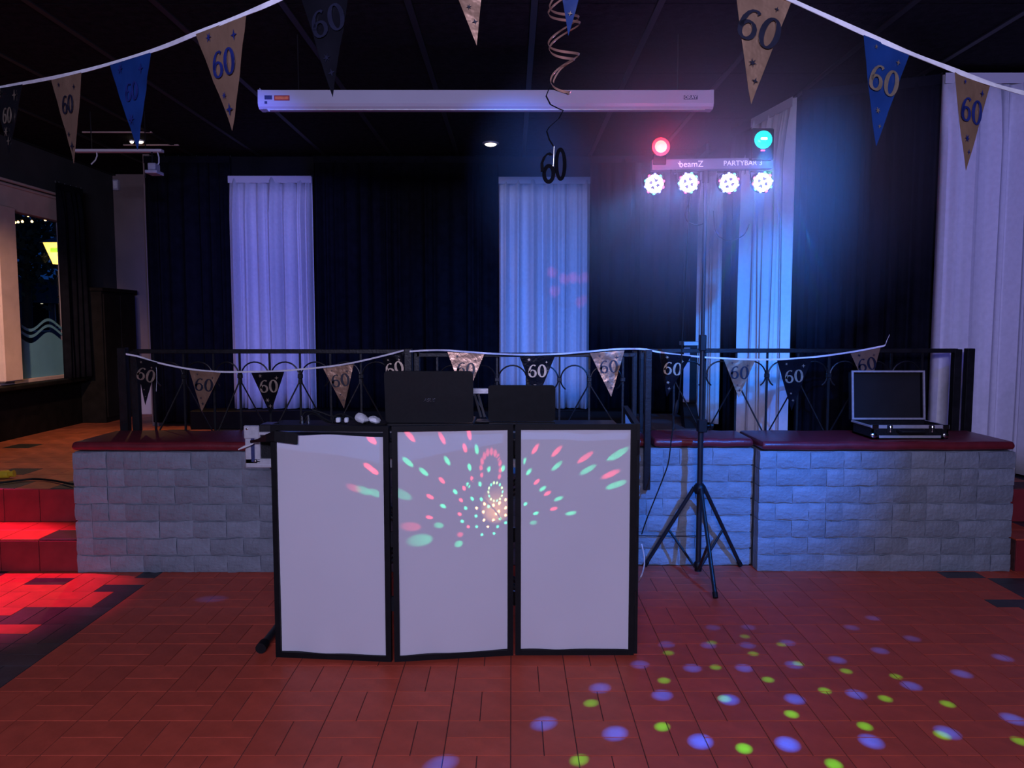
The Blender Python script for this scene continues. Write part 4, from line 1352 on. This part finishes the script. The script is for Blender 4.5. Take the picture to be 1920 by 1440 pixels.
# blue and green floor dots from the moonflower
BL, GR = (.0, .10, 1), (.05, 1, .04)
o8 = lambda x, y: (1280 + x / 3, 960 + y / 3)
o4 = lambda x, y: (640 + x / 3, 1140 + y / 3)
blue = [o8(*q) for q in ((170, 650), (145, 750), (365, 750), (590, 735), (55, 878), (345, 878), (625, 860), (870, 832), (1110, 780), (260, 1055), (630, 1052), (975, 1025), (1285, 978), (1570, 910),
                         (1800, 820), (100, 1290), (590, 1305), (1060, 1290), (1490, 1240), (1860, 1165), (1290, 712), (950, 650), (1070, 597), (370, 648))]
blue += [(397, 1123), (447, 1165)]
blue += [o4(*q) for q in ((1455, 450), (1680, 318), (1540, 705), (1805, 490), (1830, 205), (560, 880), (1140, 650))]
green = [o8(*q) for q in ((165, 735), (350, 700), (397, 797), (185, 873), (555, 745), (480, 943), (650, 853), (800, 1005), (920, 895), (1140, 1050), (1200, 925), (1490, 1080), (612, 1137), (1025, 1205),
                          (1460, 1255), (345, 1330), (850, 1420), (1900, 1290), (235, 1050))]
green += [o4(*q) for q in ((1405, 535), (1815, 408), (1805, 668), (1840, 253), (1338, 855))]
FB = []
for (pts_, colr, dg, pw) in ((blue, BL, 1.8, 400), (green, GR, 1.2, 190)):
    for (px, py) in pts_:
        p = atz(px, py, 0); r = (p - ML).length
        near_ = min(1.0, max(.25, (py - 1130) / 220))
        if py > 1120: FB.append((p, tuple(c * pw * r * r * near_ / 500 for c in colr), dg, .9))
pattern_lamp('floor_rays', ML, FB, 500, t)
pattern_lamp('wall_rays', ML + Vector((-.66, .1, 0)), [(at(px, py, 8.45), (1.2, .05, .08), 2.2, .9) for (px, py) in ((1040, 545), (1075, 520), (1035, 510), (1090, 565), (1058, 522), (1095, 522))], 120, t)

# mains cables of the bar
cable('bar_cable', [at(*p, 4.72) for p in ((1293, 368), (1291, 420), (1286, 500), (1283, 560), (1279, 640), (1277, 700), (1272, 752))], .004, 'rubber', 'thin cable falling from the light bar to its plug', 'cable', 'light bar cables')
single('mains_plug', MB().tube([at(1271, 750, 4.72), at(1269, 758, 4.72), at(1267, 772, 4.72), at(1264, 780, 4.72)], [.006, .014, .014, .006], 8), 'plastic_black', 'black cable coupling hanging beside the light stand', 'plug', None, True)
cable('bar_cable', [at(*p, 4.72) for p in ((1264, 780), (1258, 830), (1253, 868), (1242, 900), (1228, 935), (1212, 975), (1203, 1002))], .004, 'rubber', 'cable curving from the coupling down behind the booth', 'cable', 'light bar cables')
cable('bar_cable', [at(*p, 4.76) for p in ((1290, 385), (1285, 400), (1289, 415), (1305, 422), (1318, 420))], .003, 'rubber', 'short cable loop under the left half of the light bar', 'cable', 'light bar cables')
cable('bar_cable', [at(*p, 4.76) for p in ((1338, 395), (1341, 430), (1352, 446), (1372, 451), (1395, 440), (1405, 420))], .003, 'rubber', 'sagging cable loop under the right half of the light bar', 'cable', 'light bar cables')
cable('floor_cable', [at(1203, 1020, 4.3), at(1208, 1045, 4.25), at(1207, 1065, 4.2), at(1200, 1085, 4.15), atz(1190, 1100, .006)], .004, 'cable_white', 'short white cable hanging beside the booth edge', 'cable')
cable('brick_cable', [at(*p, 4.972) for p in ((1196, 1004), (1240, 1005), (1290, 1005), (1322, 1004))], .003, 'rubber', 'dark cable running along the brick behind the tripod legs', 'cable')

# ================================================================== OPEN CASE ON THE BENCH
cx, cw, y0, y1, zb = 2.575, .50, 4.93, 5.22, BT + .071
t = thing('open_case', 'open black case with silver edges on the maroon cushion', 'case', (cx, (y0 + y1) / 2, zb))
hh = .085
part('bottom_shell', MB().box((cx - cw / 2 + .004, y0 + .004, zb), (cx + cw / 2 - .004, y1, zb + .01)).box((cx - cw / 2 + .004, y0 + .004, zb), (cx + cw / 2 - .004, y0 + .014, zb + hh))
     .box((cx - cw / 2 + .004, y0 + .004, zb), (cx - cw / 2 + .014, y1, zb + hh)).box((cx + cw / 2 - .014, y0 + .004, zb), (cx + cw / 2 - .004, y1, zb + hh))
     .box((cx - cw / 2 + .004, y1 - .01, zb), (cx + cw / 2 - .004, y1, zb + hh)), 'case_black', t)
part('foam', MB().box((cx - cw / 2 + .014, y0 + .014, zb + .01), (cx + cw / 2 - .014, y1 - .01, zb + .06)), 'foam_black', t)
part('edge_profile', MB().box((cx - cw / 2, y0, zb + hh - .018), (cx + cw / 2, y0 + .014, zb + hh + .004), .002), 'aluminium', t)
part('edge_profile', MB().box((cx - cw / 2 + .05, y0, zb + .004), (cx + cw / 2 - .05, y0 + .01, zb + .022), .002), 'aluminium', t)
for sx in (-1, 1):
    part('edge_profile', MB().box((cx + sx * cw / 2 - .008, y0, zb + hh - .012), (cx + sx * cw / 2 + .002, y1, zb + hh + .002), .002), 'aluminium', t)
    part('corner_ball', MB()._lathe(Vector((cx + sx * (cw / 2 - .018), y0 - .004, zb + .022)), Vector((0, 1, 0)), [(0, .008), (.005, .018), (.014, .021), (.024, .018)], 12), 'chrome', t, True)
    lt = part('latch', MB().box((cx + sx * .135 - .018, y0 - .006, zb + .038), (cx + sx * .135 + .018, y0 + .004, zb + hh + .004), .002), 'steel_black', t)
    part('latch_hook', MB().tube([(cx + sx * .135, y0 - .008, zb + .045), (cx + sx * .135, y0 - .012, zb + .07), (cx + sx * .135, y0 - .008, zb + .085)], .005, 8), 'chrome', lt, True)
    part('corner_plate', MB().box((cx + sx * (cw / 2 - .022) - .022, y0 - .003, zb + hh - .022), (cx + sx * (cw / 2 - .022) + .022, y0 + .004, zb + hh + .006), .002), 'chrome', t)
    ft = part('rubber_foot', MB().box((cx + sx * .2 - .015, y0 + .02, zb - .004), (cx + sx * .2 + .015, y0 + .05, zb + .002)), 'rubber', t)
hd = MB().tube([(cx - .08, y0 - .002, zb + .055), (cx - .075, y0 - .03, zb + .05), (cx + .075, y0 - .03, zb + .05), (cx + .08, y0 - .002, zb + .055)], .013, 10)
part('handle', hd, 'rubber', t, True)
# lid: frame leaning back
lean = .10; up = Vector((0, lean, 1)).normalized(); X = Vector((1, 0, 0)); N = up.cross(X)
hg = Vector((cx, y1 + .004, zb + hh + .004)); lh = .335; e = .012
lidp = part('lid', MB().obox(hg + up * lh / 2 + N * .055, (cw / 2 - .004, .004, lh / 2), (X, N, up)).obox(hg + up * lh / 2 + X * (-cw / 2 + .008) + N * .028, (.004, .028, lh / 2), (X, N, up))
            .obox(hg + up * lh / 2 + X * (cw / 2 - .008) + N * .028, (.004, .028, lh / 2), (X, N, up)).obox(hg + up * (lh - .004) + N * .028, (cw / 2 - .004, .028, .004), (X, N, up)), 'case_black', t)
part('lining', MB().obox(hg + up * lh / 2 + N * .04, (cw / 2 - .014, .006, lh / 2 - .008), (X, N, up)), 'foam_black', lidp)
fm = MB()
for s in (-1, 1):
    fm.obox(hg + up * lh / 2 + X * s * (cw / 2 - e / 2), (e / 2, .006, lh / 2), (X, N, up))
for q in (e / 2, lh - e / 2):
    fm.obox(hg + up * q, (cw / 2 - e, .006, e / 2), (X, N, up))
part('lid_rim', fm, 'aluminium', lidp)

# upright black cabinet behind the railing, on the pale ledge
t = thing('black_cabinet', 'narrow black loudspeaker with white edge on the pale ledge behind the railing', 'loudspeaker', (1.68, 7.4, .6))
a, b = at(1283, 642, 7.3), at(1306, 756, 7.3)
part('box', MB().box((a.x, 7.3, b.z), (b.x, 7.5, a.z), .006), 'plastic_black', t)
part('edge_strip', MB().box((a.x - .004, 7.292, b.z + .01), (a.x + .055, 7.3, a.z - .05), .002), 'screen_white', t)
part('cap', MB().box((a.x - .006, 7.29, a.z - .03), (b.x + .01, 7.5, a.z + .008), .004), 'aluminium', t)
part('foot', MB().prism([(a.x, 7.32, b.z), (b.x, 7.32, b.z), (b.x + .05, 7.32, .6), (b.x - .1, 7.32, .6)], (0, .16, 0)), 'plastic_black', t)

# yellow plug and cord on the stage
p = [atz(-30, 908, STAGE + .012), atz(8, 904, STAGE + .012), atz(40, 900, STAGE + .012), atz(66, 898, STAGE + .012), atz(100, 901, STAGE + .012), atz(137, 908, STAGE + .02)]
cable('stage_cord', p, .008, 'rubber', 'black extension cord lying along the stage edge')
a = atz(10, 897, STAGE)
t = thing('yellow_plug', 'yellow mains plug lying on the stage edge', 'plug', (a.x, a.y, STAGE))
part('body', MB().tube([a + Vector((-.07, 0, .02)), a + Vector((-.03, 0, .03)), a + Vector((.02, .01, .03)), a + Vector((.03, .01, .03))], [.015, .03, .03, .02], 10), 'plug_yellow', t, True)
part('grip', MB().tube([a + Vector((.025, .01, .03)), a + Vector((.06, .015, .034))], [.018, .026], 10), 'plug_yellow', t, True)

# ================================================================== OUTSIDE
struct('ground_outside', MB().box((-40, 0, -.1), (-5.2, 45, -.02)), 'asphalt', 'dark ground outside the window')
lp = Vector((atx(112, 500, -9.2).x, atx(112, 500, -9.2).y, 0))
t = thing('street_lantern', 'glowing yellow street lantern on a slim post outside the window', 'street lamp', lp)
zt_, zb_ = atx(100, 452, -9.2).z, atx(100, 494, -9.2).z
part('post', MB().tube([lp, lp + Vector((0, 0, zb_ - .12))], [.05, .035], 10), 'house_wall', t, True)
part('bracket', MB().tube([lp + Vector((0, 0, zb_ - .14)), lp + Vector((.06, 0, zb_ - .06)), lp + Vector((0, 0, zb_))], .015, 8), 'steel_black', t, True)


def frust(w0, w1, za, zb):
    vs = [(lp.x + sx * w, lp.y + sy * w, z) for z, w in ((za, w0), (zb, w1)) for sx, sy in ((-1, -1), (1, -1), (1, 1), (-1, 1))]
    return MB().add(vs, [(3, 2, 1, 0), (4, 5, 6, 7)] + [(k, (k + 1) % 4, 4 + (k + 1) % 4, 4 + k) for k in range(4)])


gp = part('glass', frust(.085, .20, zb_, zt_ - .03), 'lamp_glow', t)
part('roof', frust(.25, .05, zt_ - .03, zt_ + .09), 'steel_black', t)
part('glass_mark', MB().box((lp.x - .06, lp.y - .20, (zb_ + zt_) / 2 - .0), (lp.x + .10, lp.y - .165, (zb_ + zt_) / 2 + .08)), 'lamp_green', gp)
pl = bpy.data.lights.new('lantern_light', 'POINT'); pl.energy = 25; pl.color = (1, .7, .25); pl.shadow_soft_size = .1
po = bpy.data.objects.new('lantern_light', pl); COL.objects.link(po); po.parent = t; po.location = (0, -.4, zb_ + .1)
# tree crowns with gaps
for i, (px, py, X_, rad, lbl) in enumerate(((40, 455, -13.5, 1.7, 'dark leafy tree with dusk sky in its gaps beyond the window'), (112, 380, -21.0, 2.0, 'dark leafy tree behind the street lantern'))):
    c = atx(px, py, X_); rnd = random.Random(i + 4)
    t = thing('garden_tree', lbl, 'tree', (c.x, c.y, 0), 'trees outside the window')
    part('trunk', MB().tube([(c.x, c.y, 0), (c.x + .1, c.y, c.z - 1), (c.x, c.y, c.z + .8)], [.16, .12, .05], 8), 'bark', t, True)
    vs = []; fs = []
    for k in range(1500):
        q = Vector((rnd.gauss(0, .45), rnd.gauss(0, .45), rnd.gauss(0, .42))) * rad + c
        a_ = Vector((rnd.uniform(-1, 1), rnd.uniform(-1, 1), rnd.uniform(-1, 1))).normalized(); b_ = a_.orthogonal().normalized(); s = rnd.uniform(.08, .17)
        n0 = len(vs); vs += [q - a_ * s, q + b_ * s * .5, q + a_ * s, q - b_ * s * .5]; fs.append((n0, n0 + 1, n0 + 2, n0 + 3))
    o = part('foliage', MB().add(vs, fs), 'leaf', t); o['kind'] = 'stuff'
hc = atx(70, 600, -16.5)
t = thing('far_house', 'dark low house with small lit lamps across the street', 'house', (hc.x, hc.y, 0))
part('wall', MB().box((hc.x - 3, hc.y - 4.5, 0), (hc.x, hc.y + 3.2, 2.35)), 'house_wall', t)
part('roof', MB().prism([(hc.x + .5, hc.y - 5, 2.3), (hc.x - 3.5, hc.y - 5, 2.3), (hc.x - 1.5, hc.y - 5, 3.3)], (0, 8.6, 0)), 'wood_dark', t)
for (px, py, s1, s2) in ((112, 592, .30, .5), (75, 590, .55, .6)):
    q = atx(px, py, hc.x + .02)
    wq = part('window', MB().box((hc.x, q.y - s1, q.z - s2), (hc.x + .03, q.y + s1, q.z + s2), .01), 'frame_paint', t)
    part('pane', MB().box((hc.x + .03, q.y - s1 + .06, q.z - s2 + .06), (hc.x + .04, q.y + s1 - .06, q.z + s2 - .06)), 'wall_dark', wq)
for (px, py, w_) in ((27, 566, .10), (78, 567, .045)):
    q = atx(px, py, hc.x + .05)
    part('wall_lamp', MB().box((hc.x, q.y - w_, q.z - .05), (hc.x + .08, q.y + w_, q.z + .05), .01), 'house_light', t)
# glowing bulbs outside, standing in for indoor lights reflected in the pane
t = thing('reflected_bulbs', 'short string of bulbs standing in for warm reflections in the window', 'reflected lights', (-6.2, 9.3, 2.6))
pts_b = [(12, 413), (28, 418), (34, 417), (42, 416), (53, 405), (60, 416), (75, 405), (85, 413)]
P = [atx(px, py, -6.2) for px, py in pts_b]
part('wire', MB().tube([Vector((-5.065, 8.2, 3.0)), P[0] + Vector((.3, -.3, .12))] + [q + Vector((0, 0, .03)) for q in P] + [P[-1] + Vector((.3, .3, .12)), Vector((-5.065, 10.9, 3.0))], .003, 5), 'rubber', t)
for q in P:
    part('bulb', MB()._lathe(q + Vector((0, 0, .02)), Vector((0, 0, -1)), [(0, .006), (.01, .014), (.02, .016), (.03, .008)], 8), 'bulb_warm', t, True)

# ================================================================== HAZE around the light bar
hz = bpy.data.materials.new('haze'); hz.use_nodes = True
nt = hz.node_tree; nt.nodes.clear()
ho = nt.nodes.new('ShaderNodeOutputMaterial'); hv = nt.nodes.new('ShaderNodeVolumeScatter')
hv.inputs['Anisotropy'].default_value = .2
hv.inputs['Color'].default_value = (.9, .92, 1, 1)
tc = nt.nodes.new('ShaderNodeTexCoord'); gr = nt.nodes.new('ShaderNodeTexGradient'); gr.gradient_type = 'SPHERICAL'
mp = nt.nodes.new('ShaderNodeMapping'); mp.inputs['Location'].default_value = (-tx / 1.5, -4.75 / 1.2, -2.45 / 1.1)
mp.inputs['Scale'].default_value = (1 / 1.5, 1 / 1.2, 1 / 1.1)
mu = nt.nodes.new('ShaderNodeMath'); mu.operation = 'MULTIPLY'; mu.inputs[1].default_value = .32
nt.links.new(tc.outputs['Object'], mp.inputs['Vector']); nt.links.new(mp.outputs['Vector'], gr.inputs['Vector'])
nt.links.new(gr.outputs['Fac'], mu.inputs[0]); nt.links.new(mu.outputs[0], hv.inputs['Density'])
nt.links.new(hv.outputs[0], ho.inputs['Volume']); MATS['haze'] = hz
ho_ = bpy.data.objects.new('haze', MB().box((tx - 1.5, 3.55, 1.35), (tx + 1.5, 5.95, 3.43)).mesh('haze', 'haze')); COL.objects.link(ho_)
tag(ho_, 'thin blue stage haze hanging around the light bar', 'haze', None, 'stuff')
